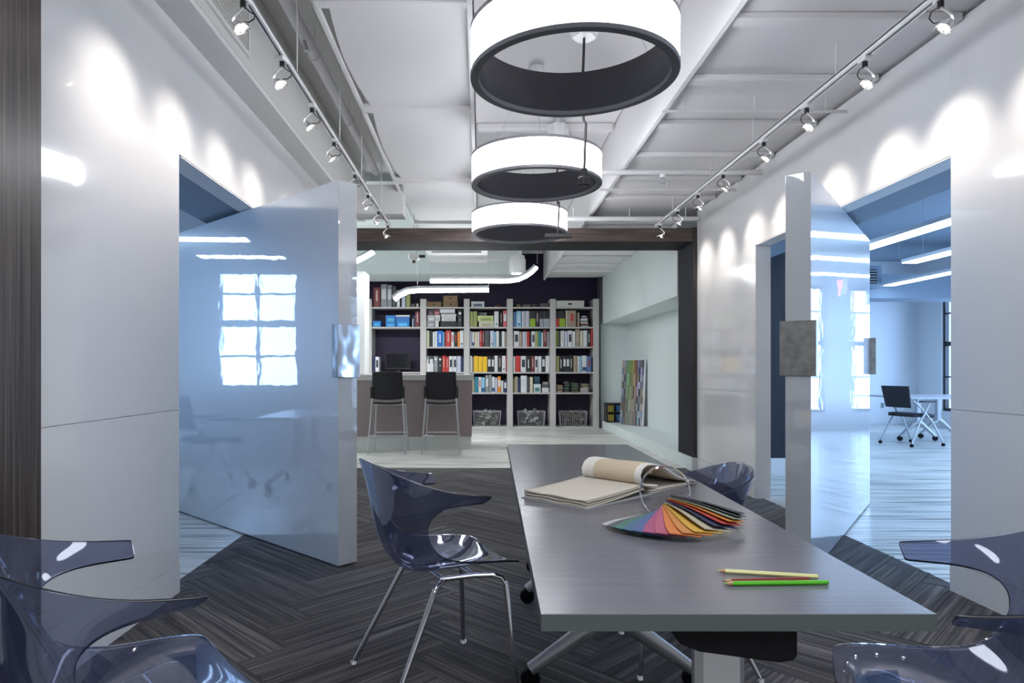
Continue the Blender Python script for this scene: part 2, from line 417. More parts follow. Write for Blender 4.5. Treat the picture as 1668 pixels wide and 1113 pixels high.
# left lowered box with curved corner outline and three rims
lb = thing('ceiling_box_left', None, None); lb['kind'] = 'structure'
def curved_bay(y0, y1):
    q = MB(); pts = [(-.06, y0), (-.06, y1)]; n = 8
    for i in range(n+1):
        t = 1-i/n; pts.append((-.86-.05*math.sin(PI*t)-.06*(1-t)*0, y0+(y1-y0)*t))
    q.prism(pts[::-1], 3.30, HC); q.build('panel', M['ceil'], lb)
for y0, y1 in ((1.6, 3.78), (3.82, 5.34), (5.38, 7.36), (7.40, 9.5), (9.54, 11.5)):
    curved_bay(y0, y1)
    part('rim', (-.93, y1-.02, 3.265), (-.055, y1+.05, 3.32), 'ceil', lb, .006)
part('side_rail', (-.075, 1.6, 3.26), (-.045, 11.5, 3.33), 'ceil', lb)
part('side_rail', (-.95, 1.6, 3.285), (-.925, 11.5, 3.32), 'ceil', lb)
struct('ceiling_cross_beam', (-1.468, 7.85, 3.03), (-.90, 8.15, 3.37), 'paint')
struct('ceiling_grey_left', (-1.468, 1.0, 3.70), (-.96, 8.1, 3.748), 'greyceil')
# middle recess joists
mj = struct('ceiling_middle', (-.04, -1.0, 3.62), (1.31, 14.0, 3.748), 'ceil')
for y in (2.6, 4.6, 6.6, 8.6, 10.6): part('joist', (-.03, y-.04, 3.55), (1.30, y+.04, 3.62), 'ceil', mj, .01)
# --- portal frame at the far end
pf = thing('door_1', None, None); pf['kind'] = 'structure'; pf.name = 'trim_portal_frame'
YB = 8.72
def faced(name, a, b, wood):
    q = MB(); q.box(a, b); me_ = q.me(name, [M[wood], M['reveal']])
    for p in me_.polygons: p.material_index = 0 if abs(p.normal.y) > .5 else 1
    return new(name, me_, pf)
faced('beam', (-1.72, YF, 2.755), (2.555, YB, 2.915), 'woodH')
faced('post', (2.56, YF, .162), (2.70, YB, 2.925), 'woodV')
faced('post', (-1.80, YF, 0), (-1.66, YB, 2.925), 'woodV')
pl = struct('baseboard_library_right', (2.535, YF-.01, 0), (3.11, 14.15, .16), 'palegreen')
struct('wall_library_right', (3.11, 8.0, 0), (3.2, 14.3, HC), 'palegreen')
struct('wall_library_bulkhead', (2.545, YB+.005, 2.17), (3.109, 14.149, 3.13), 'palegreen')
struct('wall_library_niche_end', (2.50, 14.15, .0), (3.2, 14.28, 3.13), 'palegreen')
struct('wall_library_dark_trim', (2.44, 14.0, 0), (2.50, 14.14, 3.13), 'navywood')
struct('wall_back', (-5.0, 14.52, 0), (3.3, 14.62, HC), 'purple')
struct('wall_library_left', (-5.1, 8.4, 0), (-5.0, 14.6, HC), 'palegreen')
struct('wall_library_near_left', (-5.1, 8.30, 0), (-1.80, 8.40, HC), 'palegreen')
struct('ceiling_soffit_library', (-4.9, 12.9, 3.045), (.80, 14.0, 3.66), 'palegreen')
struct('ceiling_library_left', (-4.99, 8.75, 3.66), (-.95, 14.5, HC), 'palegreen')
struct('wall_white_column', (-2.6, 10.75, 1.145), (-1.84, 11.2, 2.78), 'paint')
# ceiling details seen under the beam
cx_ = thing('ceiling_duct_library', None, None); cx_['kind'] = 'structure'
part('panel', (-.85, 10.4, 3.05), (.12, 11.6, 3.6), 'ceil', cx_, .01)
part('rib', (-.75, 10.45, 3.02), (.02, 10.6, 3.05), 'ceil', cx_)
part('rib', (-.85, 11.0, 3.02), (.42, 11.15, 3.05), 'ceil', cx_)
# --- right side room
struct('wall_right_room_back', (4.2, 15.0, 0), (9.9, 15.1, HC), 'brick_paint')
struct('wall_right_room_wood', (2.76, 7.85, .19), (4.2, 8.0, 3.0), 'navywood')
struct('baseboard_right_room_wood', (2.76, 7.84, 0), (4.2, 8.0, .188), 'paint')
struct('wall_right_room_divider', (4.1, 8.01, 0), (4.199, 15.0, HC), 'paint')
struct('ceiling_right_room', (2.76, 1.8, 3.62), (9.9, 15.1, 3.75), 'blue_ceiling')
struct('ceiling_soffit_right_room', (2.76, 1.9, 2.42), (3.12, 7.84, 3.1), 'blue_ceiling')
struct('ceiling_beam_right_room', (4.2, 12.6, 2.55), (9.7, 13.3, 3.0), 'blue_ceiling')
struct('wall_right_room_near', (2.76, 1.8, 0), (9.9, 1.9, HC), 'paint')
# window wall X = 9.7 : piers, sill, head, mullions
def window_wall(name, x, t, y0, y1, bays, z0, z1, mt, bars):
    o = thing(name, None, None); o['kind'] = 'structure'
    part('sill', (x, y0, 0), (x+t, y1, z0), mt, o); part('head', (x, y0, z1), (x+t, y1, HC), mt, o)
    ys = [y0]
    for a, b in bays: ys += [a, b]
    ys.append(y1)
    for i in range(0, len(ys), 2):
        if ys[i+1]-ys[i] > .01: part('pier', (x, ys[i], z0), (x+t, ys[i+1], z1), mt, o)
    for k, (a, b) in enumerate(bays):
        wn = thing('window_%s_%d' % (name[5:], k+1), None, None); wn['kind'] = 'structure'
        xm = x+t/2
        fr = MB()
        for q in ((a, a+.06, z0, z1), (b-.06, b, z0, z1), (a+.06, b-.06, z0, z0+.06), (a+.06, b-.06, z1-.06, z1)):
            fr.box((xm-.04, q[0], q[2]), (xm+.04, q[1], q[3]))
        fr.build('window_frame', M[bars], wn)
        part('mullion', (xm-.03, (a+b)/2-.025, z0+.06), (xm+.03, (a+b)/2+.025, z1-.06), bars, wn)
        zm = z0+(z1-z0)*.55
        for zz in (zm, z0+(z1-z0)*.28, z0+(z1-z0)*.80):
            hh = .045 if zz == zm else .014
            part('rail', (xm-.028, a+.06, zz-hh), (xm+.028, b-.06, zz+hh), bars, wn)
        part('pane', (xm-.004, a+.06, z0+.06), (xm+.004, b-.06, z1-.06), 'pane', wn)
    return o
window_wall('wall_right_room_side', 9.7, .16, 1.9, 15.0, [(2.6, 4.2), (5.0, 6.6), (7.0, 8.6), (9.2, 11.6), (12.3, 14.2)], .35, 2.9, 'paint', 'black')
# --- left side room
struct('wall_left_room_back', (-5.95, 8.2, 0), (-1.80, 8.29, HC), 'paint')
struct('wall_left_room_near', (-5.95, 1.9, 0), (-2.1, 2.0, HC), 'paint')
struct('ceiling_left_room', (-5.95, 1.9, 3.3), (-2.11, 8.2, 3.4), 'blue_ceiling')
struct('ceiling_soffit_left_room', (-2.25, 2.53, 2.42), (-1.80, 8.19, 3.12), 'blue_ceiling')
window_wall('wall_left_room_side', -5.95, .15, 2.0, 8.2, [(3.6, 4.7), (5.45, 6.55)], .95, 2.55, 'paint', 'white_metal')
# ================================================================== PIVOT DOORS
def pivot_door(name, label, free, d, nrm, z1, plate, plate_m, plate_half, plate2=False):
    # free: corner of the visible face at the free end, d: unit direction along the leaf, nrm: away from the visible face
    r = thing(name, None, None, (free[0], free[1], 0), math.atan2(d[1], d[0])); r['kind'] = 'structure'
    s_ = 1 if d[0]*nrm[1]-d[1]*nrm[0] > 0 else -1
    y0, y1 = sorted((0, s_*.14))
    q = MB(); q.box((0, y0, .012), (2.64, y1, z1), bev=.002); q.build('panel', M['door_lacquer'], r)
    zc = plate
    part('handle', (-.012, y0-plate_half, zc-.165), (.0, y1+plate_half, zc+.165), plate_m, r, .002)
    for yy in (y0-plate_half, y1+plate_half-.004):
        part('handle_flange', (0, yy, zc-.165), (.05, yy+.004, zc+.165), plate_m, r)
    if plate2:
        part('handle', (2.64, y0-.05, zc-.17), (2.66, y1+.02, zc+.16), plate_m, r, .002)
    return r
pivot_door('door_left', '', (-.869, 4.14), (-.724, .690), (.69, .724), 2.385, 1.335, 'steel', .012)
pivot_door('door_right', '', (1.945, 3.97), (.595, .804), (-.804, .595), 2.385, 1.345, 'steel2', .03, True)
# ================================================================== TRACK LIGHTING
track_label = 'white ceiling track with black slot along the %s wall'
for side, X in (('left', -1.07), ('right', 2.08)):
    r = thing('light_track', track_label % side, 'track light', (X, 0, 2.905), 0, None)
    q = MB(); q.box((-.018, 2.2, 0), (-.006, 7.95, .028)); q.box((.006, 2.2, 0), (.018, 7.95, .028)); q.box((-.018, 2.2, .02), (.018, 7.95, .03)); q.build('rail', M['white_metal'], r)
    part('slot', (-.006, 2.21, .004), (.006, 7.94, .02), 'black', r)
    part('end_cap', (-.02, 7.95, -.004), (.02, 7.975, .032), 'white_metal', r)
    top = 3.70-2.905 if side == 'left' else 3.14-2.905
    for y in (3.95, 5.15, 6.1, 7.3):
        q = MB(); q.tube([(0,y,.03),(0,y,top)], .004, 6); q.build('rod', M['white_metal'], r)
# fixture prototype: local -x side leans to the wall
def make_head():
    t = thing('spotlight', '', 'spotlight')
    part('adapter', (-.022, -.035, -.022), (.022, .035, 0), 'white_metal', t, .003)
    q = MB(); q.lathe([(.001,-.05),(.014,-.05),(.014,-.022),(.001,-.022)], n=10); q.build('swivel', M['black'], t, True)
    q = MB(); pts = []
    for i in range(13):
        a = PI*(i/12); pts.append((-.045*math.sin(a)-.012*(i/12), 0, -.05-.11*(i/12)))
    n0 = 0
    for i in range(12):
        p, p2 = Vector(pts[i]), Vector(pts[i+1])
    q.tube(pts, .0055, 6); q.build('yoke', M['white_metal'], t, True)
    q = MB(); q.tube([(.005,.008,-.045),(.02,.02,-.06),(.045,.02,-.075),(.05,.01,-.10),(.03,.0,-.118),(.0,0,-.115)], .003, 6); q.build('cord', M['black'], t, True)
    hd = MB(); hd.lathe([(.008,.035),(.014,.03),(.020,.01),(.030,-.012),(.033,-.016)], n=16)
    m = Matrix.Translation((-.022,0,-.135)) @ Matrix.Rotation(math.radians(-38), 4, 'Y') @ Matrix.Rotation(PI, 4, 'X') @ Matrix.Rotation(PI, 4, 'X')
    hd.xf(m); h = hd.build('reflector', M['glasscone'], t, True)
    bb = MB(); bb.lathe([(.0005,.012),(.013,.008),(.017,-.006),(.0005,-.018)], n=10); bb.xf(m); bb.build('bulb', M['bulb'], h, True)
    q = MB(); q.tube([m@Vector((.034,0,-.016)), m@Vector((.034,0,-.045))], .0035, 6); q.build('pin', M['chrome'], t, True)
    return t
head0 = make_head()
sp = bpy.data.lights.new('halogen_beam', 'SPOT'); sp.energy = 16; sp.color = (1, .90, .80); sp.spot_size = math.radians(76); sp.spot_blend = 1; sp.shadow_soft_size = .02
ordn = ['nearest', 'second', 'third', 'fourth', 'fifth', 'sixth', 'seventh', 'farthest']
YS = [3.05, 3.65, 4.30, 4.95, 5.78, 6.45, 7.12, 7.82]
first = True
for side, X in (('left', -1.07), ('right', 2.08)):
    for i, y in enumerate(YS):
        lab = 'small halogen spotlight on the %s track, %s from the camera' % (side, ordn[i])
        if first: h = head0; h.location = (X, y, 2.905); h['label'] = lab; h['group'] = 'halogen spotlights on the tracks'; first = False
        else: h = dup(head0, lab, (X, y, 2.905), 0, 'halogen spotlights on the tracks')
        h.rotation_euler = (0, 0, (0 if side == 'left' else PI)+random.uniform(-.25, .25))
        lo = bpy.data.objects.new('halogen_beam', sp); C.objects.link(lo)
        sx = -1 if side == 'left' else 1
        lo.location = (X+sx*.05, y, 2.905-.155)
        d = Vector((sx*.56, random.uniform(-.06,.1)-.05, -.44)); lo.rotation_euler = d.to_track_quat('-Z', 'Y').to_euler()
# ================================================================== RING PENDANTS
def ring(lab, X, Y, zb, R=.515, H=.24):
    r = thing('ring_pendant', lab, 'pendant light', (X, Y, zb), 0, 'glowing ring pendants along the corridor')
    q = MB(); q.lathe([(R-.004,.022),(R-.004,H-.018)], n=72); q.lathe([(R-.014,H-.018),(R-.014,.022)], n=72); 
    q.build('diffuser', M['diffuser'], r, True)
    q = MB(); q.lathe([(R-.042,0),(R-.003,0),(R,.003),(R,.020),(R-.003,.023),(R-.042,.023)], n=72, closed=True); q.build('lower_rim', M['ringrim'], r, True)
    me_ = r.children[-1].data; me_.materials.append(M['ringdark'])
    for p in me_.polygons:
        if p.normal.z < -.8: p.material_index = 1
    q = MB(); q.lathe([(R-.03,H-.020),(R,H-.020),(R,H),(R-.03,H)], n=72, closed=True); q.build('upper_rim', M['ringrim'], r, True)
    q = MB(); q.lathe([(R-.042,.022),(R-.036,.022),(R-.036,H-.002),(R-.042,H-.002)], n=72, closed=True); q.build('inner_shell', M['ringdark'], r, True)
    top = 3.60-zb
    for a in (.5, .5+2*PI/3, .5+4*PI/3):
        q = MB(); q.tube([((R-.02)*math.cos(a), (R-.02)*math.sin(a), H-.005), (.04*math.cos(a), .04*math.sin(a), top-.02)], .0015, 5); q.build('cable', M['silver'], r)
    q = MB(); q.lathe([(.001,top-.03),(.05,top-.03),(.06,top-.02),(.06,top+.015),(.001,top+.015)], n=24); q.build('canopy', M['white_metal'], r, True)
    return r
for lab, X, Y in (('nearest and largest looking white ring pendant hanging overhead', .465, 3.37),
                  ('middle white ring pendant of the three', .445, 5.35),
                  ('farthest white ring pendant in front of the dark beam', .425, 7.29)):
    ring(lab, X, Y, 2.67)
# junction boxes with hanging black cords and plugs
def hanging_cord(lab, X, Y, z_end, broad):
    r = thing('power_cord', lab, 'cord', (X, Y, 0))
    q = MB(); q.lathe([(.001,3.32),(.075,3.32),(.10,3.38),(.10,3.55),(.001,3.55)], n=6); q.build('junction_box', M['white_metal'], r)
    pts = [(.0,0,3.33),(-.004,0,3.2),(-.012,0,3.0),(-.004,0,2.8),(.010,0,z_end+.3),(.004,0,z_end+.12),(0,0,z_end)]
    q = MB(); q.tube(pts, .0085, 8); q.build('cord', M['black'], r, True)
    q = MB()
    if broad: q.box((-.13,-.02,z_end-.045),(.13,.02,z_end), bev=.006)
    else:
        q.box((-.035,-.03,z_end-.10),(.035,.03,z_end-.04), bev=.008); q.box((-.015,-.015,z_end-.04),(.015,.015,z_end+.015), bev=.003)
    p = q.build('plug', M['black'], r)
    if not broad: p.rotation_euler = (.3, .5, 0); p.location = (-.5*z_end*.96+.02, .3*z_end*.9, z_end*.07) if False else (0,0,0); p.rotation_euler = (0,0,.6)
    part('stem', (-.02,-.018,3.55), (.02,.018,3.62), 'white_metal', r)
    return r
hanging_cord('black power cord hanging between first and second ring pendants', .66, 4.28, 2.48, False)
hanging_cord('black power cord hanging in front of the farthest ring', .745, 6.45, 2.52, True)
# ================================================================== PIPES, GRILLE
t = tag(MB().build('dummy', M['black']), None, None); bpy.data.objects.remove(t)
r = thing('ceiling_pipe', 'white pipe running lengthwise under the high grey left ceiling', 'pipe', (-1.2, 0, 3.50))
q = MB(); q.tube([(0,1.3,0),(0,7.8,0)], .040, 12); q.build('pipe', M['ceil'], r, True)
for y in (2.9, 3.9, 4.9, 6.2):
    q = MB(); q.tube([(.0,y,.04),(.0,y,.199)], .006, 6); q.lathe([(.041,-.012),(.05,-.012),(.05,.012),(.041,.012)], c=(0,0,0), n=12, closed=True)
    m = Matrix.Translation((0,y,0)) @ Matrix.Rotation(PI/2, 4, 'X'); q.xf(m, 12); q.build('hanger', M['ceil'], r)
q = MB(); q.tube([(0,4.6,-.04),(.02,4.6,-.10)], .012, 8); q.lathe([(.001,0),(.022,0),(.022,.005),(.001,.005)], c=(.02,4.6,-.11), n=10); q.build('sprinkler', M['silver'], r)
def cpipe(lab, y, x0, x1, z, rad):
    r = thing('conduit', lab, 'pipe', (0, y, z), 0, 'thin white conduits crossing the right ceiling')
    q = MB(); q.tube([(x0,0,0),(x1,0,0)], rad, 8); q.build('pipe', M['ceil'], r, True)
    for x in (x0+.15, (x0+x1)/2, x1-.15):
        q = MB(); q.tube([(x,0,rad),(x,0,3.135-z)], .005, 6); q.build('hanger', M['ceil'], r)
    return r
cpipe('thin white conduit crossing the right ceiling nearest the camera', 4.75, 1.28, 2.58, 3.035, .012)
cpipe('thin white conduit crossing the right ceiling beyond the sprinkler pipe', 6.80, 1.20, 2.58, 3.03, .014)
p_ = cpipe('bright white pipe crossing just in front of the dark beam', 7.98, .95, 2.58, 3.00, .028)
sp_ = thing('sprinkler_pipe', 'white sprinkler pipe with a hanging sprinkler head, right ceiling', 'pipe', (0, 6.2, 3.03))
q = MB(); q.tube([(.95,0,0),(2.58,0,0)], .025, 10); q.build('pipe', M['ceil'], sp_, True)
q = MB(); q.tube([(1.68,0,-.02),(1.68,0,-.05)], .03, 10); q.build('fitting', M['white_metal'], sp_)
q = MB(); q.tube([(1.68,0,-.05),(1.68,0,-.10)], .008, 8); q.lathe([(.001,0),(.02,0),(.02,.004),(.001,.004)], c=(1.68,0,-.105), n=10); q.build('sprinkler', M['silver'], sp_)
gr = thing('vent_grille', 'white louvred air grille high on left bulkhead', 'vent', (-1.468, 3.3, 3.19))
q = MB()
for a, b in (((0,0,0),(.014,.98,.03)), ((0,0,.47),(.014,.98,.5)), ((0,0,.03),(.014,.03,.47)), ((0,.95,.03),(.014,.98,.47))): q.box(a, b)
q.build('frame', M['ceil'], gr)
for i in range(16):
    part('slat', (.001, .035, .045+i*.027), (.010, .945, .056+i*.027), 'greyceil', gr)
# ================================================================== TABLES
def table(name, lab, x0, x1, y0, y1, legs, near, spread=(.31,.31)):
    Z = .745
    r = thing(name, lab, 'table', ((x0[0]+x0[1])/2, (y0+y1)/2, 0))
    cx, cy = r.location.x, r.location.y
    a = [(x0[0]-cx, y0-cy), (x0[1]-cx, y0-cy), (x1[1]-cx, y1-cy), (x1[0]-cx, y1-cy)]
    q = MB(); q.prism(a, Z-.034, Z); o = q.build('tabletop', [M['topedge'], M['top']], r)
    for p in o.data.polygons:
        if p.normal.z > .5: p.material_index = 1
    md = o.modifiers.new('b', 'BEVEL'); md.width = .0015; md.segments = 2
    for li, yy in enumerate(legs):
        sd = spread[li]; yy -= cy; xm = 0
        q = MB(); q.box((xm-.03, yy-.025, .26), (xm+.08, yy+.025, Z-.036), bev=.015); cl = q.build('column', M['silver'], r)
        zt = Z-.035; zb = Z-.118
        q = MB(); pr = [(-.125,zt),(-.10,zt-.045),(-.06,zb+.022),(.10,zb),(.13,zb+.004),(.138,zb+.015),(.138,zt)]
        n_ = len(pr); ya, yb = yy-.14, yy-.03
        q.add([(x,ya,z) for x,z in pr]+[(x,yb,z) for x,z in pr], [tuple(range(n_)), tuple(range(n_,2*n_))[::-1]]+[(j,n_+j,n_+(j+1)%n_,(j+1)%n_) for j in range(n_)])
        o = q.build('flip_mechanism', M['rubber'], r); md = o.modifiers.new('b','BEVEL'); md.width = .006; md.segments = 2
        for s_ in (-1, 1):
            q = MB(); q.tube([(0,yy,.29),(s_*.06,yy,.25),(s_*sd,yy,.075)], [.042,.036,.024], 10); q.build('foot', M['silver'], r, True)
            q = MB(); q.lathe([(.001,-.018),(.034,-.018),(.038,-.012),(.038,.012),(.034,.018),(.001,.018)], n=16); q.xf(Matrix.Translation((s_*sd,yy+.01,.038)) @ Matrix.Rotation(PI/2, 4, 'X'))
            k0 = len(q.v); q.tube([(s_*sd,yy,.05),(s_*sd,yy,.08)], .012, 8); q.build('caster', M['rubber'], r, True)
    return r
near_t = table('conference_table', 'near slate-grey table with swatches and pencils on it', (.118,.888), (.146,.925), 1.31, 2.858, (1.50, 2.58), True)
table('conference_table', 'bare slate-grey table end to end behind the swatch table', (.146,.925), (.172,.932), 2.864, 4.28, (3.52, 4.05), False, (.29,.22))
# ================================================================== SHELL CHAIRS
def shell_mesh():
    # rows; centre (u,z), half width, edge (u,z)
    rows = [((.290,.452),.205,(.284,.478)), ((.278,.458),.221,(.268,.482)), ((.245,.466),.228,(.245,.487)), ((.16,.466),.229,(.16,.497)), ((.06,.450),.231,(.06,.503)), ((-.03,.436),.232,(-.03,.522)),
            ((-.11,.436),.233,(-.08,.556)), ((-.165,.475),.234,(-.104,.602)), ((-.205,.55),.238,(-.128,.660)), ((-.222,.63),.242,(-.152,.705)), ((-.235,.71),.242,(-.176,.750)), ((-.250,.79),.235,(-.202,.797)), ((-.268,.858),.212,(-.228,.838)), ((-.274,.876),.20,(-.238,.852))]
    T = [-1,-.86,-.66,-.4,-.14,.14,.4,.66,.86,1]
    vs, fs, idx = [], [], {}
    def V(key, co):
        if key not in idx: idx[key] = len(vs); vs.append(co)
        return idx[key]
    for i, (c, w_, e) in enumerate(rows):
        for j, t in enumerate(T):
            a = abs(t)**(2.6 if i < 5 else 2.2)
            V((i,j), (c[0]+(e[0]-c[0])*a, w_*t, c[1]+(e[1]-c[1])*a))
    for i in range(len(rows)-1):
        for j in range(len(T)-1):
            fs.append((idx[i,j], idx[i+1,j], idx[i+1,j+1], idx[i,j+1]))
    # arm wings: lower and upper guide curves
    r0 = 7; R = len(rows)-1
    low = [(-.113,.237,.645),(-.104,.243,.682),(-.070,.247,.708),(-.015,.247,.720),(.045,.243,.722),(.098,.240,.722),(.112,.241,.723)]
    up = [(-.205,.238,.838),(-.160,.266,.820),(-.100,.284,.797),(-.03,.295,.777),(.04,.300,.765),(.102,.300,.757),(.118,.298,.755)]
    for s_ in (-1, 1):
        jj = 0 if s_ < 0 else len(T)-1
        for a in range(len(low)):
            for i in range(r0, R+1):
                k = (i-r0)/(R-r0); lo_, u_ = low[a], up[a]
                bul = math.sin(PI*k)*.012*(1-a/6)
                co = [lo_[n]+(u_[n]-lo_[n])*k for n in range(3)]
                co[1] += bul
                V(('a', s_, a, i), (co[0], s_*co[1], co[2]))
        for i in range(r0, R):
            prev = [idx[i,jj], idx[i+1,jj]]
            for a in range(len(low)):
                cur = [idx['a',s_,a,i], idx['a',s_,a,i+1]]
                f = (prev[0], prev[1], cur[1], cur[0]); fs.append(f if s_ > 0 else f[::-1]); prev = cur
    return vs, fs
def make_chair(lab):
    t = thing('shell_chair', lab, 'chair')
    vs, fs = shell_mesh(); me_ = mesh('shell', vs, fs, [M['poly'], M['polyedge']], True); bm = bmesh.new(); bm.from_mesh(me_); bmesh.ops.recalc_face_normals(bm, faces=bm.faces[:]); bm.to_mesh(me_); bm.free(); me_.polygons.foreach_set('use_smooth', [True]*len(me_.polygons))
    o = new('shell', me_, t)
    md = o.modifiers.new('s', 'SUBSURF'); md.levels = md.render_levels = 2
    md = o.modifiers.new('t', 'SOLIDIFY'); md.thickness = .007; md.offset = 0; md.material_offset_rim = 1
    for s_ in (-1, 1):
        q = MB(); q.tube([(-.0,s_*.12,.418),(-.035,s_*.16,.418),(-.052,s_*.172,.412),(-.062,s_*.178,.395),(-.25,s_*.245,.012)], .0105, 10)
        l = q.build('leg', M['chrome'], t, True)
        q = MB(); q.lathe([(.001,0),(.019,0),(.019,.006),(.011,.022)], c=(-.252,s_*.246,0), n=12); q.build('glide', M['chrome'], l, True)
        q = MB(); q.tube([(-.02,s_*.13,.425),(.11,s_*.16,.432),(.175,s_*.19,.434),(.205,s_*.205,.425),(.218,s_*.212,.40),(.245,s_*.245,.012)], .0105, 10)
        l = q.build('leg', M['chrome'], t, True)
        q = MB(); q.lathe([(.001,0),(.019,0),(.019,.006),(.011,.022)], c=(.246,s_*.246,0), n=12); q.build('glide', M['chrome'], l, True)
    q = MB(); q.tube([(0,-.12,.418),(0,.12,.418)], .0105, 10); q.tube([(.11,-.16,.432),(.11,.16,.432)], .0105, 10); q.build('seat_frame', M['chrome'], t, True)
    return t
ch = make_chair('translucent smoke-blue shell chair facing the left side of table')
ch['group'] = 'smoke-blue shell chairs around the table'
ch.location = (-.19, 2.68, 0); ch.rotation_euler = (0,0,math.atan2(.43,.9))
GR = 'smoke-blue shell chairs around the table'
dup(ch, 'translucent smoke-blue shell chair cropped at the lower left corner', (-.84, 1.53, 0), math.atan2(.654,.756), GR)
dup(ch, 'translucent smoke-blue shell chair cropped at the lower right corner', (1.12, 1.50, 0), math.atan2(.39,-.92), GR)
dup(ch, 'translucent smoke-blue shell chair tucked behind the fabric book', (.87, 2.87, 0), PI-.05, GR, .935)
# ================================================================== ON THE TABLE
TZ = .7452
def mtx2(ox, oy, ang): return Matrix.Translation((ox, oy, TZ)) @ Matrix.Rotation(ang, 4, 'Z')
sb = thing('fabric_swatch_book', 'open fabric swatch book with cream linen pages rolled back', 'swatch book', (.36, 2.28, TZ), math.atan2(.69,.72))
# local x: along the long side, local y: across (depth .30)
part('board', (0,0,0), (.31,.30,.003), 'board', sb)
part('board', (.325,0,0), (.66,.30,.003), 'board', sb)
part('spine', (.31,.0,0), (.325,.30,.003), 'board', sb)
def sheet(x0, x1, z0, amp, seed, sag, t=.003, y0=.0, y1=.30):
    rnd = random.Random(seed); ph = rnd.random()*6
    n, m_ = 18, 12; vs = []; fs = []
    for s_ in (0, 1):
        for i in range(n+1):
            for j in range(m_+1):
                u, v_ = i/n, j/m_
                x = x0+(x1-x0)*u+rnd.uniform(-.0012,.0012); y = y0+(y1-y0)*v_
                z = z0+amp*math.sin(ph+v_*13+u*3)*(1 if (i or j) else 1)*max(0, 1-min(v_, 1-v_, u)*3)+sag*u*u+s_*t
                vs.append((x,y,z))
    K = (n+1)*(m_+1)
    for i in range(n):
        for j in range(m_):
            a = i*(m_+1)+j; fs += [(a,a+1,a+m_+2,a+m_+1), (K+a,K+a+m_+1,K+a+m_+2,K+a+1)]
    for i in range(n):
        for j, flip in ((0,0),(m_,1)):
            a = i*(m_+1)+j; b = a+m_+1; f = (a,b,K+b,K+a); fs.append(f[::-1] if flip else f)
    for j in range(m_):
        for i, flip in ((0,1),(n,0)):
            a = i*(m_+1)+j; b = a+1; f = (a,b,K+b,K+a); fs.append(f[::-1] if flip else f)
    return vs, fs
for k in range(5):
    vs, fs = sheet(.006+.003*(k%2), .36, .004+k*.0052, .0012, k, .018, .0042, y0=.006+.002*(k%3), y1=.292)
    new('page', mesh('page', vs, fs, M['cream'], True), sb)
# rolled-back page: curl then long tail toward the far right
def curl():
    prof = [(.375,.032),(.33,.036),(.285,.043),(.262,.060),(.258,.082),(.272,.102),(.300,.113),(.335,.112),(.375,.106),(.42,.093),(.48,.070),(.54,.046),(.60,.030),(.66,.020),(.72,.014)]
    n = len(prof); cols = 10; vs = []; fs = []; mi = []
    for s_ in (0, 1):
        for i, (x, z) in enumerate(prof):
            a = Vector(prof[max(i-1,0)]); b = Vector(prof[min(i+1,n-1)]); d = (b-a).normalized(); nn = Vector((-d.y, d.x))
            for j in range(cols+1):
                v_ = j/cols; x2 = x+nn.x*.006*s_; z2 = z+nn.y*.006*s_
                # tail narrows and swings
                x2 += .07*max(0, 1-max(0, x-.4)*3); y = .0+.27*v_+(-.02*max(0, x-.5))
                z2 += .004*math.sin(v_*9+i*.7)*(i/n)
                vs.append((x2, y, max(z2, .007)))
    K = n*(cols+1)
    for i in range(n-1):
        for j in range(cols):
            a = i*(cols+1)+j; k = 1 if (j < 1 or j > cols-3) else 0
            fs += [(a,a+1,a+cols+2,a+cols+1), (K+a,K+a+cols+1,K+a+cols+2,K+a+1)]; mi += [k,k]
    for i in range(n-1):
        for j in (0, cols):
            a = i*(cols+1)+j; b = a+cols+1; fs.append((a,b,K+b,K+a)); mi.append(1)
    for i in (0, n-1):
        for j in range(cols):
            a = i*(cols+1)+j; b = a+1; fs.append((a,b,K+b,K+a)); mi.append(1)
    return mesh('rolled_page', vs, fs, [M['tan'], M['whitecloth']], True, mi)
new('rolled_page', curl(), sb)
# second tail pages lying under
for k in range(2):
    vs, fs = sheet(.40, .74-.02*k, .0045+k*.006, .001, 20+k, 0, .004, y0=.0, y1=.285)
    new('page', mesh('page', vs, fs, M['cream'], True), sb)
# colour fan on a chrome ring
HUB = (.583, 2.10)
fan = thing('colour_fan', 'fan of coloured leather swatches on a chrome ring', 'swatch fan', (HUB[0], HUB[1], TZ))
q = MB(); RR = .080; pts = []
for i in range(41):
    a = 2*PI*i/40; pts.append((RR*math.cos(a)*.98, .03+.010*math.sin(a), .088+RR*math.sin(a)))
q.tube(pts, .0030, 8, cap=False); rg = q.build('ring', M['chrome'], fan, True)
q = MB()
for a in (.45, 2.2, 1.9, -.2):
    q.tube([(RR*math.cos(a-.05)*.98,.03,.088+RR*math.sin(a-.05)),(RR*math.cos(a+.05)*.98,.03,.088+RR*math.sin(a+.05))], .0052, 8)
q.build('ring_clasp', M['chrome'], rg, True)
cols = [('pale grey',(.50,.52,.54)), ('charcoal',(.09,.10,.12)), ('green',(.06,.22,.16)), ('teal blue',(.06,.17,.30)), ('blue',(.09,.14,.36)), ('magenta pink',(.46,.09,.22)), ('coral pink',(.55,.13,.22)), ('orange',(.80,.24,.06)), ('orange tan',(.72,.30,.08)), ('golden yellow',(.80,.48,.08)), ('cream',(.62,.56,.42)), ('navy',(.03,.035,.10)), ('red',(.58,.07,.05)), ('bright orange',(.75,.28,.04)), ('pale green',(.42,.50,.38)), ('dark grey',(.10,.11,.12)), ('black',(.02,.022,.026))]
n = len(cols)
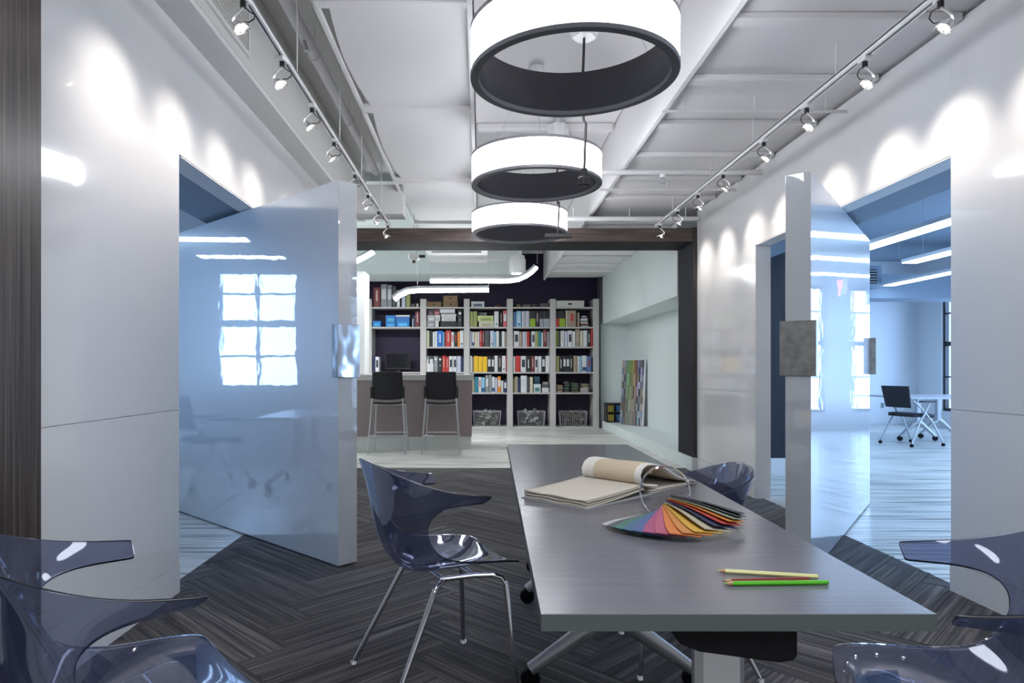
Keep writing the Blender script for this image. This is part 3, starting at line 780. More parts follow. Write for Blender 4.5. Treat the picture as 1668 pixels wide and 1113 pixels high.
for i, (nm, c) in enumerate(cols):
    k = i/(n-1); ang = math.radians(-143+112*k)
    ln = .275-.06*abs(k-.45)*2; hw0, hw1 = .010, .043
    poly = [(0,-hw0),(.05,-hw0-.012),(ln-.02,-hw1),(ln,-hw1+.012),(ln,hw1-.012),(ln-.02,hw1),(.05,hw0+.012),(0,hw0)]
    q = MB(); nseg = 8; th = .0022
    vs = []; fs = []
    lift = .004+.0028*(i if i < 11 else 11+(i-11)*1.5)
    def zz(x):
        u = x/ln; base_h = .022+.0022*i
        return base_h*(1-u)**1.3 + lift*.35*u + (.010*math.sin(PI*u) if i > 9 else .003*math.sin(PI*u)) + (.0012*i if i > 10 else .0009*i)
    xs = [ln*s_/nseg for s_ in range(nseg+1)]
    for x in xs:
        u = x/ln; hw = hw0+(hw1-hw0)*min(1, u*1.25)
        tw = .10*k
        for sgn in (-1, 1):
            for s_ in (0, 1): vs.append((x, sgn*hw, zz(x)+s_*th+sgn*hw*(-.18 if i > 9 else -.10)+hw*.12))
    for s_ in range(nseg):
        a = s_*4; b = a+4
        fs += [(a,a+2,b+2,b),(a+1,b+1,b+3,a+3),(a,b,b+1,a+1),(a+2,a+3,b+3,b+2)]
    fs += [(0,1,3,2),(nseg*4,nseg*4+2,nseg*4+3,nseg*4+1)]
    o = new('swatch', mesh('swatch', vs, fs, flat(tuple(v_*.72 for v_ in c), .5)), fan); o.rotation_euler = (0,0,ang); o['label'] = nm+' swatch'
    o.location = (.03*(k-.5)*1.2, .02, 0)
# pencils
def pencil(lab, col, a, b, rad=.0052, z=0):
    a = Vector((*a, TZ+rad+z)); b = Vector((*b, TZ+rad+z)); d = b-a; Ln = d.length
    r = thing('pencil', lab, 'pencil', a, math.atan2(d.y, d.x), 'coloured pencils on the table')
    q = MB(); q.tube([(.020,0,0),(Ln,0,0)], rad, 6); q.build('shaft', flat(col, .35), r)
    q = MB(); q.tube([(.007,0,0),(.020,0,0)], [.0022, rad*.93], 10); q.build('sharpened_wood', M['ply'], r)
    q = MB(); q.tube([(0,0,0),(.0075,0,0)], [.0006,.0022], 8); q.build('lead', flat(tuple(c*.8 for c in col), .5), r)
    q = MB(); q.tube([(Ln,0,0),(Ln+.002,0,0)], rad*.8, 6); q.build('end_cap', flat(tuple(c*.6 for c in col), .4), r)
pencil('pale yellow pencil lying behind the green one', (.72,.70,.30), (.551,1.576), (.764,1.530))
pencil('bright green pencil nearest the table edge', (.10,.50,.02), (.533,1.480), (.765,1.4885))
pencil('dark red pencil partly hidden between yellow and green ones', (.22,.035,.03), (.536,1.497), (.735,1.512))
# ================================================================== LIBRARY: bookcase
BY = 13.98
k_ = BY/FP
def bx(px): return (px-PX)*k_
def bz(py): return CZ-(py-PY)*k_
posts = [(597,605.5),(684.5,694.5),(755.5,765),(826,835.5),(896,905.5),(966.5,976)]
shelf_y = {'top':500.2,'A':532.6,'B':564.9,'C':606.2,'D':639.7,'E':698}
case = thing('bookcase', 'tall grey bookcase with five bays covering the purple wall', 'bookcase', (0, BY, 0))
for a, b in posts:
    part('upright', (bx(a), 0, 0), (bx(b), .50, bz(487)), 'shelfgrey', case, .004)
for i in range(5):
    xa, xb = bx(posts[i][1]), bx(posts[i+1][0])
    for s_ in (('top','A','C') if i == 0 else ('top','A','B','C','D')):
        z = bz(shelf_y[s_]); part('shelf', (xa+.001, .012, z-.032), (xb-.001, .495, z), 'shelfgrey', case)
    part('base_shelf', (xa+.001, .012, 0), (xb-.001, .495, .035), 'shelfgrey', case)
    part('back_panel', (xa+.001, .497, .036), (xb-.001, .53, bz(487)), 'purple', case)
baynm = ['leftmost bay','second bay','middle bay','fourth bay','rightmost bay']
shnm = {'top':'top board','A':'first shelf','B':'second shelf','C':'third shelf','D':'fourth shelf','E':'bottom'}
OR = ['first','second','third','fourth','fifth','sixth','seventh','eighth','ninth','tenth','eleventh','twelfth','thirteenth','fourteenth']
COL = {'w':('white',(.66,.67,.69)), 'l':('lavender white',(.50,.53,.66)), 'k':('black',(.015,.016,.02)), 'g':('grey',(.25,.26,.28)), 'd':('dark grey',(.06,.065,.07)),
 'r':('red',(.50,.035,.03)), 'm':('maroon',(.16,.02,.03)), 'b':('bright blue',(.02,.16,.60)), 'n':('navy',(.02,.03,.10)), 'c':('light blue',(.25,.48,.66)), 't':('teal',(.02,.20,.27)),
 'y':('yellow',(.78,.48,.02)), 'o':('orange',(.75,.25,.03)), 'v':('olive green',(.30,.32,.11)), 'e':('lime green',(.19,.27,.02)), 'x':('cream',(.60,.55,.40)), 'a':('tan',(.33,.26,.20)), 'p':('pink red',(.55,.10,.12)), 'u':('slate blue',(.08,.17,.36)),'h':('pale olive',(.52,.55,.36))}
def book(bay, sh, i, x0, x1, ty, ck, mark, yoff=0, base_y=None, lean=0, D=None):
    z0 = bz(base_y if base_y else shelf_y[sh])+.001; z1 = bz(ty); X0, X1 = bx(x0)+.0015, bx(x1)-.0015
    if bay >= 0:
        X0 = max(X0, bx(posts[bay][1])+.002); X1 = min(X1, bx(posts[bay+1][0])-.002)
    w_, h = X1-X0, z1-z0; nm, col = COL[ck]
    wide = w_ > .055
    kind = 'binder' if wide else 'book'
    lab = '%s %s, %s from left, %s, %s' % (nm, 'ring binder' if wide else 'thin book', OR[i], shnm[sh], baynm[bay])
    r = thing(kind, lab, 'binder' if wide else 'book', ((X0+X1)/2, BY+.03+yoff, z0), 0, 'binders and books on the %s of the %s' % (shnm[sh], baynm[bay]))
    D = D or (.27 if wide else .21); t = min(.004, w_*.15); hw = w_/2
    q = MB()
    # rounded spine + boards
    prof = [(-hw, D), (-hw, .006), (-hw*.6, .0), (hw*.6, .0), (hw, .006), (hw, D), (hw-t, D), (hw-t, .012), (-hw+t, .012), (-hw+t, D)]
    n = len(prof)
    sk = lean
    q.add([(x, y, 0) for x, y in prof]+[(x+sk, y, h) for x, y in prof], [tuple(range(n)), tuple(range(n, 2*n))[::-1]]+[(j, n+j, n+(j+1)%n, (j+1)%n) for j in range(n)])
    q.build('cover', flat(col, .45), r)
    if sk == 0: part('pages', (-hw+t*1.2, .013, .006), (hw-t*1.2, D-.01, h-.02), flat((.62,.60,.55), .9), r)
    lc = None
    if mark == 'L': lc = ((.62,.62,.64), .35, .80, .74)
    if mark == 'D': lc = ((.03,.035,.06), .30, .78, .6)
    if mark == 'R': lc = ((.45,.05,.04), .35, .8, .35)
    if mark == 'T': lc = ((.55,.40,.36), .30, .85, .25)
    if mark == 'W': lc = ((.70,.70,.70), .25, .80, .22)
    if mark == 'N': lc = ((.02,.08,.20), .06, .30, .9)
    if mark == 'G': lc = ((.26,.40,.02), .0, .52, .99)
    if mark == 'P': lc = ((.30,.34,.38), .0, .52, .99)
    if mark == 'Q': lc = ((.50,.04,.03), .0, .52, .99)
    if mark == 'K': lc = ((.012,.012,.016), .52, .99, .99)
    if lc:
        c, a, b, f = lc
        s0 = sk*(a+b)/2
        part('spine_label', (-hw*f+s0, -.0022, max(h*a, .003)), (hw*f+s0, .0004 if f < .65 else .004, h*b), flat(c, .5), r)
    if mark in 'oW' and wide:
        q = MB(); q.lathe([(.001,-.0015),(min(.017, hw*.55),-.0015),(min(.017, hw*.55),.003),(.001,.003)], n=12); q.xf(Matrix.Translation((0,0,h*.17)) @ Matrix.Rotation(PI/2, 4, 'X')); q.build('finger_hole', M['black'], r)
    if mark == 'O':
        q = MB(); q.lathe([(.001,-.0015),(min(.032, hw*.6),-.0015),(min(.032, hw*.6),.003),(.001,.003)], n=14); q.xf(Matrix.Translation((0,0,h*.82)) @ Matrix.Rotation(PI/2, 4, 'X')); q.build('round_label', flat((.7,.7,.7)), r)
        q = MB(); q.lathe([(.001,-.0015),(.013,-.0015),(.013,.003),(.001,.003)], n=12); q.xf(Matrix.Translation((0,0,h*.42)) @ Matrix.Rotation(PI/2, 4, 'X')); q.build('finger_hole', flat((.5,.5,.5)), r)
    return r
ROWS = {
 (0,'top'): '608 619 468 m T,620 630 462.5 g L,630.5 638 464.5 g L,639 645 466 d -,646 651 473 w -,654 660 477 l -,661 668 480 v -',
 (0,'A'): '671 672.8 519 w -,673 676 513.5 n -,676 683.5 507.5 m T',
 (0,'C'): '606.5 610.5 580 n -,611 617 581 w D',
 (1,'A'): '745.5 753 505 k O',
 (1,'B'): '694.5 699 539 h -,699 704.5 539 k o,704.5 708 541 w -,708 712 540 w o,712.2 721 539 b W,721.2 723.6 541 c -,723.8 726 541 m -,726 734.5 539 r T,735 739.5 541 w R,740 745 541 k R,745.2 749 540 o -,749 755 538 w o',
 (1,'C'): '694.5 698.5 580 g L,699 706 580 d L,706.5 713 580 g O,713.5 720 581 k O,720.3 725.7 580 r T,726 731 581 r T,731.3 737.6 580 w D,738 744 580 w D,744.5 750.5 580 l -,751 755 582 n -',
 (2,'A'): '765 771 507.5 v -,771.2 777.5 507.5 v -,805 812.5 507 w o,814.5 818.5 509 k T,819.5 825.6 506.5 p L',
 (2,'B'): '765 768.5 540 l -,769 772.5 541 w N,773 777.8 541 x -,778 781 541 w -,781.3 785 539 r T,785.3 789 539 m T,789.5 798 539 d -,798.5 804.7 539 l o,805 808 541 c -,808.3 813 539 w -,813.3 817.2 541 k -,817.5 822.2 540 w -,822.5 826 541 a -',
 (2,'C'): '765.3 769 580 w -,769.2 771.7 582 a -,772 779 580.5 y -,779.3 786 580.5 y -,786.3 793.7 580.5 y -,794.2 800 580.5 k L,800.5 805.2 581 k L,805.6 811 580 w -,811.4 817.3 580 k T,817.6 824 580 w o,824.2 826 582 r -',
 (2,'D'): '769 773 618 a -,773.3 779 614.5 t -,779.4 784 615 w R,784.3 790 614.5 c N,790.6 796 611.5 g L,796.4 801 611 g -,801.4 806 614 w N,806.4 810.4 616 l -,810.8 816 613.5 o L,816.4 820 620 w -,820.6 825.5 619 n L',
 (3,'A'): '836 841 508 u -,841.3 849.2 507 c W,850 855.6 507 l T,856 862.4 507 l T,863 872.4 506.5 k G,873 878.5 506.5 k T,879 885 507 k P,885.3 895.6 507 k P',
 (3,'B'): '837 845.8 539.5 w D,846.2 851 540 a T,851.4 855.6 540 l -,856 858.2 540 w -,858.5 862.6 539.5 r -,863 865.2 540 k -,866 872 539.5 w D,872.2 877 540 v -,877.2 881.8 539 t -,882 885 542 w -,885.3 890.8 537.5 m T,891 895.5 541 g -',
 (3,'C'): '836 839.2 581 w -,839.6 848 580 r -,848.4 857 580 w D,857.4 864.8 580.5 k W,865.2 871 580 m T,871.4 876.4 580 w D,877 882.4 580 w -,882.8 888.4 580 k L,888.8 895.8 580 w -',
 (3,'D'): '836.5 838.5 617 v -,838.8 843.8 614 a -,844.2 848 616 n -,848.4 858.4 612.5 w L,859 863 614 d -,863.4 868.4 614 x -',
 (4,'A'): '905.8 911 506.5 k Q,911.4 921 506.5 k G,922 925 505.5 x -,925.4 939 505.5 a R,941 944.4 510 a -',
 (4,'B'): '905.8 909.4 538.5 e -,909.8 913.2 539 d -,913.6 919.4 538.5 w T,920 925 539 l -,925.4 932.6 538.5 w D,933 937.6 540 w -,938 945 536 a T,945.4 950 539 x -,950.4 956.8 538 w -,957.2 962.6 538 k W,963 966.2 536.5 r -',
 (4,'C'): '906 911 580 v -,911.4 917 580 k W,917.4 922.4 580 k L,922.8 928 580.5 k L,928.4 933.4 580 k W,934.4 941 580 a -,941.4 944.4 580 w -,944.8 948 580 c -,948.4 956 580 w N,956.4 964 580.5 u R'}
for (bay, sh), s_ in ROWS.items():
    for i, it in enumerate(s_.split(',')):
        x0, x1, ty, ck, mk = it.split()
        book(bay, sh, i, float(x0), float(x1), float(ty)+random.uniform(-.5,.5), ck, mk)
def carton(name, lab, cat, x0, x1, y0, y1, col, grp=None, yf=.03, depth=.26, lid=None, patch=None, slot=False):
    X0, X1, z0, z1 = bx(x0), bx(x1), bz(y0)+.0012, bz(y1)
    r = thing(name, lab, cat, ((X0+X1)/2, BY+yf, z0), 0, grp); hw = (X1-X0)/2; h = z1-z0
    lh = h*.30
    part('body', (-hw+.002, .002, 0), (hw-.002, depth-.002, h-lh), flat(col), r, .002)
    part('lid', (-hw, 0, h-lh+.0005), (hw, depth, h), flat(lid or col), r, .002)
    if patch: part('printed_label', (-hw*.65, -.0015, h*.12), (hw*.65, .0025, h*.58), flat(patch), r)
    if slot: part('handle_slot', (-hw*.14, -.0025, h*.35), (hw*.14, .003, h*.6), M['black'], r)
    return r
wood = (.20,.12,.06)
carton('box', 'small blue carton on first shelf, leftmost bay', 'box', 607, 620, 532.5, 523, (.02,.20,.60), patch=(.05,.35,.7))
carton('box', 'blue patterned carton at the bottom of the left blue stack', 'box', 628, 644, 532.5, 525, (.02,.22,.58), patch=(.08,.40,.75))
carton('box', 'blue patterned carton on top of the left blue stack', 'box', 628, 644, 525, 513.8, (.02,.20,.55), patch=(.06,.42,.62))
carton('box', 'blue patterned carton under the white-lidded one', 'box', 645, 666.5, 532.5, 522.3, (.02,.22,.60), patch=(.10,.45,.80))
carton('box', 'flat carton with white lid on the blue stack', 'box', 644.4, 667, 522.3, 513.2, (.03,.15,.45), lid=(.65,.65,.68))
carton('box', 'grey patterned box, lowest of the left stack, second bay', 'box', 695, 708, 532.5, 523, (.28,.28,.32), patch=(.5,.5,.52))
carton('box', 'narrow white box beside the lowest grey patterned box', 'box', 708.5, 714.5, 532.5, 523, (.62,.63,.62))
carton('box', 'black and white box in the left stack, second bay', 'box', 696, 708, 523, 513.3, (.45,.45,.46), patch=(.65,.65,.65))
carton('box', 'white box at right in the middle of left stack, second bay', 'box', 708.3, 717, 523, 513.3, (.62,.62,.62), patch=(.4,.4,.4))
carton('box', 'dark patterned box on top of the left stack', 'box', 697, 706, 513.3, 504.5, (.04,.03,.05), patch=(.18,.1,.12))
carton('box', 'dark red patterned box at top of the left stack', 'box', 706.3, 716.5, 513.3, 504, (.14,.03,.05), patch=(.45,.2,.22))
carton('box', 'wide black box under the white boxes, second bay', 'box', 717.5, 744.5, 532.5, 523.2, (.025,.026,.03))
carton('box', 'white box above the wide black box', 'box', 719, 742.5, 523.2, 514.6, (.62,.62,.64), patch=(.5,.5,.52))
carton('box', 'flat black and white case with cream end', 'box', 718, 743.5, 514.6, 510, (.6,.6,.55), lid=(.03,.03,.035))
carton('box', 'thin flat white box topping the stack', 'box', 716, 741, 510, 503.6, (.65,.66,.68))
carton('box', 'flat brown wooden box on the top board', 'box', 694.8, 719, 500.2, 491.5, wood, slot=True)
carton('box', 'lower brown wooden box of the stacked pair', 'box', 721.5, 746, 500.2, 490.8, wood, slot=True)
carton('box', 'upper brown wooden box of the stacked pair', 'box', 722, 745, 490.8, 481.5, (.24,.15,.07), slot=True)
carton('box', 'white box with dark window on the top board', 'box', 767.5, 789, 500.2, 491, (.60,.61,.64), patch=(.10,.14,.2))
carton('box', 'long white box with black handle slot', 'box', 906, 952, 500.2, 489.6, (.62,.62,.58), slot=True)
carton('box', 'white card box in front of third shelf binders', 'box', 694.8, 706, 606.2, 592.5, (.64,.65,.68), yf=.0145, depth=.0145)
carton('box', 'cream carton with print under the lime carton', 'box', 780, 804.5, 532.5, 523.5, (.60,.60,.45), patch=(.45,.40,.30))
carton('box', 'pale lime carton with dark print', 'box', 778, 804, 523.5, 514.3, (.55,.62,.28), patch=(.30,.36,.12))
carton('box', 'white and teal carton on fourth shelf', 'box', 869.5, 881, 639.7, 626, (.62,.68,.68), patch=(.05,.22,.22), yf=.02, depth=.14)
carton('box', 'dark teal carton behind the white and teal one', 'box', 871, 880.5, 639.7, 613.5, (.04,.13,.18), yf=.17, depth=.2)
carton('box', 'flat white parcel in fourth bay, fourth shelf', 'box', 883, 894.5, 639.7, 632, (.60,.60,.60))
carton('box', 'dark flat parcel stacked on the flat white one', 'box', 883.5, 893.5, 632, 626.5, (.10,.10,.12))
carton('box', 'grey patterned parcel topping the small stack, fourth bay', 'box', 885, 893, 626.5, 622.5, (.30,.30,.28))
for i, (a, b, y, c, nm) in enumerate(((841.5,848,495.5,(.14,.12,.05),'small olive tin'), (852,864,495.8,(.10,.09,.07),'low dark tray'), (866,875,495.5,(.05,.05,.055),'small black case'), (880,895,494,(.09,.085,.08),'wide dark grey tray'), (669,676,494.5,(.08,.07,.08),'small dark case'), (806,816,497.5,(.14,.03,.02),'low dark red tray'))):
    carton('storage_case', '%s on the top board of the %s' % (nm, baynm[3 if a > 835 else (2 if a > 760 else 0)]), 'case', a, b, 500.2, y, c)
# five thin striped booklets behind the lime carton
for i in range(5):
    r = book(2, 'A', 5+i, 779.5+i*2.8, 781.6+i*2.8, 507.5, 'w', '-', .265, D=.15)
    r['label'] = 'thin white booklet, %s from left of five behind the lime carton' % OR[i]; r['group'] = 'thin white booklets behind the lime carton'
# small white vase on top board
q = MB(); q.lathe([(.001,0),(.022,0),(.03,.03),(.026,.06),(.018,.075),(.001,.075)], n=16)
tag(q.build('vase', flat((.6,.58,.52)), None, True, (bx(679.5), BY+.08, bz(500.2)+.001)), 'small pale vase at the right end of leftmost top board', 'vase')
# stacked magazines, rightmost bay first shelf
mzc = [((.5,.5,.52),946.5,959.5),((.04,.04,.05),946,960),((.45,.2,.15),947,959),((.60,.62,.65),946,958),((.10,.12,.15),945.5,958.5),((.62,.63,.66),945,957.5),((.55,.57,.60),946.5,958),((.05,.06,.07),947,957),((.60,.60,.62),948,956)]
y = 532.5
for i, (c, a, b) in enumerate(mzc):
    carton('folder', '%s folder, %s from the bottom of the small messy stack' % (('grey','black','rust','pale','navy','white','silver grey','charcoal','light')[i], OR[i]), 'folder', a, b, y, y-2.0, c, 'folders stacked on the first shelf', depth=.2); y -= 2.0
# bundles of fabric samples on the lower right shelf
def bundle(lab, px, w_, z0, h, col, rz, depth=.2):
    r = thing('fabric_bundle', lab, 'fabric bundle', (bx(px), BY+.13, z0), rz, 'fabric sample bundles on the fourth shelf')
    n = 4
    for i in range(n):
        c = [min(1, v_*random.uniform(.7,1.3)) for v_ in col]
        q = MB(); hh = h/n; e = random.uniform(-.01,.01)
        prof = [(-w_/2+e, hh*.2), (-w_/2+e-.004, hh*.5), (-w_/2+e, hh*.8), (0, hh*.95), (w_/2+e, hh*.8), (w_/2+e+.003, hh*.5), (w_/2+e, hh*.2), (0, hh*.05)]
        m_ = len(prof); q.add([(x, -depth/2, z+i*hh) for x, z in prof]+[(x, depth/2, z+i*hh) for x, z in prof], [tuple(range(m_)), tuple(range(m_,2*m_))[::-1]]+[(j,(j+1)%m_,m_+(j+1)%m_,m_+j)[::-1] for j in range(m_)])
        q.build('fabric_layer', flat(tuple(c), .9), r)
    return r
zD = bz(639.7)+.001
bundle('olive and cream fabric bundle at left of fourth shelf, rightmost bay', 911.5, .13, zD, .16, (.22,.20,.13), .05)
bundle('charcoal fabric bundle second along fourth shelf, rightmost bay', 924, .10, zD, .23, (.07,.07,.08), -.1)
bundle('dark green fabric bundle in the middle of fourth shelf', 936, .15, zD, .20, (.09,.11,.08), .1)
bundle('white and grey fabric bundle at right on fourth shelf', 953, .17, zD, .10, (.42,.41,.40), -.12)
bundle('beige fabric bundle resting on the white and grey one', 953, .13, zD+.102, .08, (.30,.28,.22), .08)
# monitor
mo = thing('monitor', 'black flat screen monitor on the desk level of leftmost bay', 'monitor', (bx(647), BY+.16, bz(606.2)+.001))
part('base', (-.11,-.07,0), (.11,.07,.012), 'black', mo, .003); part('stand', (-.03,0,.012), (.03,.03,.10), 'black', mo)
part('bezel', (-.265,-.02,.05), (.265,.02,.395), 'black', mo, .006); part('screen', (-.245,-.022,.085), (.245,-.0195,.38), 'screen', mo)
# wire baskets
def basket(lab, px, pal):
    r = thing('wire_basket', lab, 'basket', (bx(px), BY+.17, .036), 0, 'wire baskets on the bottom of the bookcase')
    wt, wb, D, H = .285, .262, .15, .31
    q = MB()
    def P(s_, t, z):  # perimeter
        hw = wb+(wt-wb)*z/H; dd = D-.02+.02*z/H; return (s_*hw, t*dd, z)
    for z in (0, H): q.tube([P(-1,-1,z),P(1,-1,z),P(1,1,z),P(-1,1,z),P(-1,-1,z)], .006, 6)
    for a, b in ((-1,-1),(1,-1),(1,1),(-1,1)): q.tube([P(a,b,0),P(a,b,H)], .005, 6)
    q.build('rim', M['silver'], r)
    q = MB()
    for i in range(1, 13):
        s_ = -1+2*i/13
        for t in (-1, 1): q.tube([P(s_,t,0),P(s_,t,H)], .0022, 4, cap=False)
    for i in range(1, 8):
        z = H*i/8; q.tube([P(-1,-1,z),P(1,-1,z),P(1,1,z),P(-1,1,z),P(-1,-1,z)], .0022, 4, cap=False)
    for i in range(1, 6):
        t = -1+2*i/6
        for s_ in (-1, 1): q.tube([P(s_,t,0),P(s_,t,H)], .0022, 4, cap=False)
        q.tube([P(-1,t,0),P(1,t,0)], .0022, 4, cap=False)
    m = q.build('wire_mesh', M['silver'], r); m['kind'] = 'stuff'
    s_ = MB(); mats_ = [flat(c, .9) for c in pal]
    for i in range(90):
        a = random.uniform(.05,.11); z = .03+random.random()**.8*.29; x = random.uniform(-.19,.19); y_ = random.uniform(-.09,.09)
        st = len(s_.v); n = 5
        s_.box((-a/2,-a/2*.8,-.004), (a/2,a/2*.8,.004), i % len(mats_), .003)
        s_.xf(Matrix.Translation((x,y_,z)) @ Matrix.Rotation(random.uniform(-1.2,1.2), 4, 'X') @ Matrix.Rotation(random.uniform(-.8,.8), 4, 'Y') @ Matrix.Rotation(random.uniform(0,3), 4, 'Z'), st)
    o = s_.build('fabric_scraps', mats_, None); o.location = r.location; tag(o, 'loose %s' % lab.replace('wire basket', 'fabric scraps in the wire basket'), 'scraps', None, 'stuff')
basket('wire basket at the bottom of the middle bay', 793.5, [(.20,.22,.17),(.28,.28,.26),(.12,.10,.07),(.22,.25,.21),(.5,.5,.48)])
basket('wire basket at the bottom of the fourth bay', 866, [(.45,.46,.48),(.18,.17,.15),(.07,.06,.07),(.28,.26,.22),(.12,.12,.14)])
basket('wire basket at the bottom of the rightmost bay', 934.5, [(.18,.10,.06),(.10,.09,.08),(.24,.22,.16),(.35,.35,.35),(.14,.12,.10)])
# ---------------------------------------------------------------- bar + stools
bar = thing('service_bar', 'taupe service bar with pale grey top before the bookcase', 'counter', (0, 10.3, 0))
part('body', (-2.6, 0, .195), (-.13, .62, 1.05), 'taupe', bar, .002)
part('plinth', (-2.6, .03, 0), (-.14, .6, .194), 'toe', bar)
part('worktop', (-2.6, -.03, 1.052), (-.10, .68, 1.14), 'shelfgrey', bar, .003)
def stool(lab, x):
    r = thing('bar_stool', lab, 'bar stool', (x, 9.93, 0), 0, 'black bar stools at the taupe bar')
    # near (back) side is -y
    zt = .86
    for s_ in (-1, 1):
        q = MB(); q.tube([(s_*.275,-.28,.0),(s_*.215,-.22,.845)], .0115, 10); q.build('leg', M['silver'], r, True)
        q = MB(); q.tube([(s_*.255,.22,.0),(s_*.215,.16,.70)], .0115, 10); q.build('leg', M['silver'], r, True)
        q = MB(); q.box((s_*.225-.022,-.235,.80),(s_*.225+.022,-.195,.98), bev=.008); q.build('back_bracket', M['black'], r)
        q = MB(); q.tube([(s_*.262,-.265,.245),(s_*.246,.205,.245)], .009, 8); q.build('side_rail', M['silver'], r, True)
    q = MB(); q.tube([(-.260,-.265,.265),(.260,-.265,.265)], .010, 8); q.build('footrest', M['silver'], r, True)
    q = MB(); q.tube([(-.247,.20,.275),(.247,.20,.275)], .010, 8); q.build('footrest', M['silver'], r, True)
    vs = []; fs = []
    n = 10
    for i in range(n+1):
        for j in range(n+1):
            u, v_ = -1+2*i/n, -1+2*j/n; rr = 1-.10*(u*u*v_*v_)
            vs.append((u*.225*rr, -.005+v_*.225*rr, .748+.012*u*u-.012*max(0,v_)**2))
    for i in range(n):
        for j in range(n): a = i*(n+1)+j; fs.append((a,a+n+1,a+n+2,a+1))
    o = new('seat', mesh('seat', vs, fs, M['black'], True), r); md = o.modifiers.new('t','SOLIDIFY'); md.thickness = .035; md.offset = -1
    q = MB(); q.tube([(-.21,-.19,.715),(.21,-.19,.715),(.215,.16,.70),(-.215,.16,.70),(-.21,-.19,.715)], .010, 8); q.build('seat_frame', M['silver'], r, True)
    vs = []; fs = []
    for i in range(n+1):
        for j in range(n+1):
            u, v_ = -1+2*i/n, j/n
            w_ = .215+.012*(1-v_)
            vs.append((u*w_, -.235-.035*v_+.03*u*u, .80-.018*(1-u*u)*(1-v_)+.385*v_))
    for i in range(n):
        for j in range(n): a = i*(n+1)+j; fs.append((a,a+n+1,a+n+2,a+1))
    o = new('backrest', mesh('backrest', vs, fs, M['blackmesh'], True), r); md = o.modifiers.new('t','SOLIDIFY'); md.thickness = .02
    return r
s0 = stool('black bar stool with mesh back, left of the two', (634-PX)/FP*9.9)
sr = dup(s0, 'black bar stool with mesh back, right of the two', ((719.5-PX)/FP*9.9, 9.93, 0), 0)
# ---------------------------------------------------------------- curved linear pendants
def linear(lab, pts, drops):
    r = thing('linear_pendant', lab, 'pendant light', pts[0], 0, 'curved linear pendants in the library')
    o0 = Vector(pts[0]); P = [Vector(p)-o0 for p in pts]
    q = MB(); q2 = MB()
    def sweep(qq, prof, k=0):
        n = len(prof); b0 = len(qq.v)
        for i, p in enumerate(P):
            d = (P[min(i+1,len(P)-1)]-P[max(i-1,0)]).normalized(); up_ = Vector((0,1,0)).cross(d)*-1
            if up_.z < 0: up_ = -up_
            for a, b in prof: qq.v.append(tuple(p+Vector((0,1,0))*a+up_*b))
        for i in range(len(P)-1):
            for j in range(n):
                a = b0+i*n+j; b = b0+i*n+(j+1)%n; qq.f.append((a,b,b+n,a+n)); qq.m.append(k)
        qq.f += [tuple(b0+j for j in range(n))[::-1], tuple(b0+(len(P)-1)*n+j for j in range(n))]; qq.m += [k,k]
    sweep(q, [(-.055,.0),(.055,.0),(.055,.075),(-.055,.075)]); q.build('housing', M['silver'], r)
    sweep(q2, [(-.060,-.018),(.050,-.018),(.050,-.001),(-.050,-.001),(-.060,.03)]); q2.build('diffuser', M['tube'], r)
    for x in drops:
        p = P[x]; q3 = MB(); q3.tube([(p.x,0,p.z+.07),(p.x,0,3.62-o0.z)], .003, 5); q3.build('cable', M['silver'], r)
    return r
def pp(lst, Y): return [tuple(at(x, y, Y)) for x, y in lst]
linear('far curved linear pendant with its right end swept upward', pp([(701,459),(740,459),(790,459),(828,459),(845,456.5),(858,450.5),(868,443.5),(875,436.5)], 10.9), (0, 7))
linear('near curved linear pendant with its left end swept downward', pp([(643,489),(652,482),(664,476.5),(680,474.5),(720,474.2),(760,474),(796,473.8)], 10.4), (3, 6))
linear('curved linear pendant partly hidden behind the left door', pp([(540,434),(562,432),(582,426),(596,419),(609,411)], 10.2), (0,))
# drum light
dr = thing('drum_pendant', 'white drum shaped ceiling light before the soffit', 'ceiling light', tuple(at(842.5, 446, 11.8)))
q = MB(); q.lathe([(.001,.012),(.10,.012),(.10,0),(.148,0),(.148,.25),(.13,.25),(.13,.31),(.001,.31)], n=28); q.build('drum', M['white_metal'], dr, True)
q = MB(); q.lathe([(.001,-.001),(.10,-.001),(.10,.011),(.001,.011)], n=24); q.build('lens', M['tube'], dr)
q = MB(); q.tube([(0,0,.31),(0,0,.85)], .012, 8); q.build('stem', M['white_metal'], dr)
pj = thing('ceiling_camera', 'small white ceiling camera under the beam, left of the drum', 'camera', tuple(at(674, 420, 10.0)))
q = MB(); q.box((-.08,-.05,-.03),(.08,.10,.06), bev=.02); q.build('housing', M['white_metal'], pj)
q = MB(); q.lathe([(.001,-.05),(.02,-.05),(.03,-.01),(.001,-.01)], c=(.0,0,-.03), n=12); q.build('lens', flat((.10,.08,.05),.2), pj, True)
part('bracket', (.08,-.01,.0), (.17,.01,.04), 'black', pj); part('stem', (-.01,.03,.06), (.01,.05,.95), 'white_metal', pj)
# ---------------------------------------------------------------- niche: board and box on ledge
Zl = .161
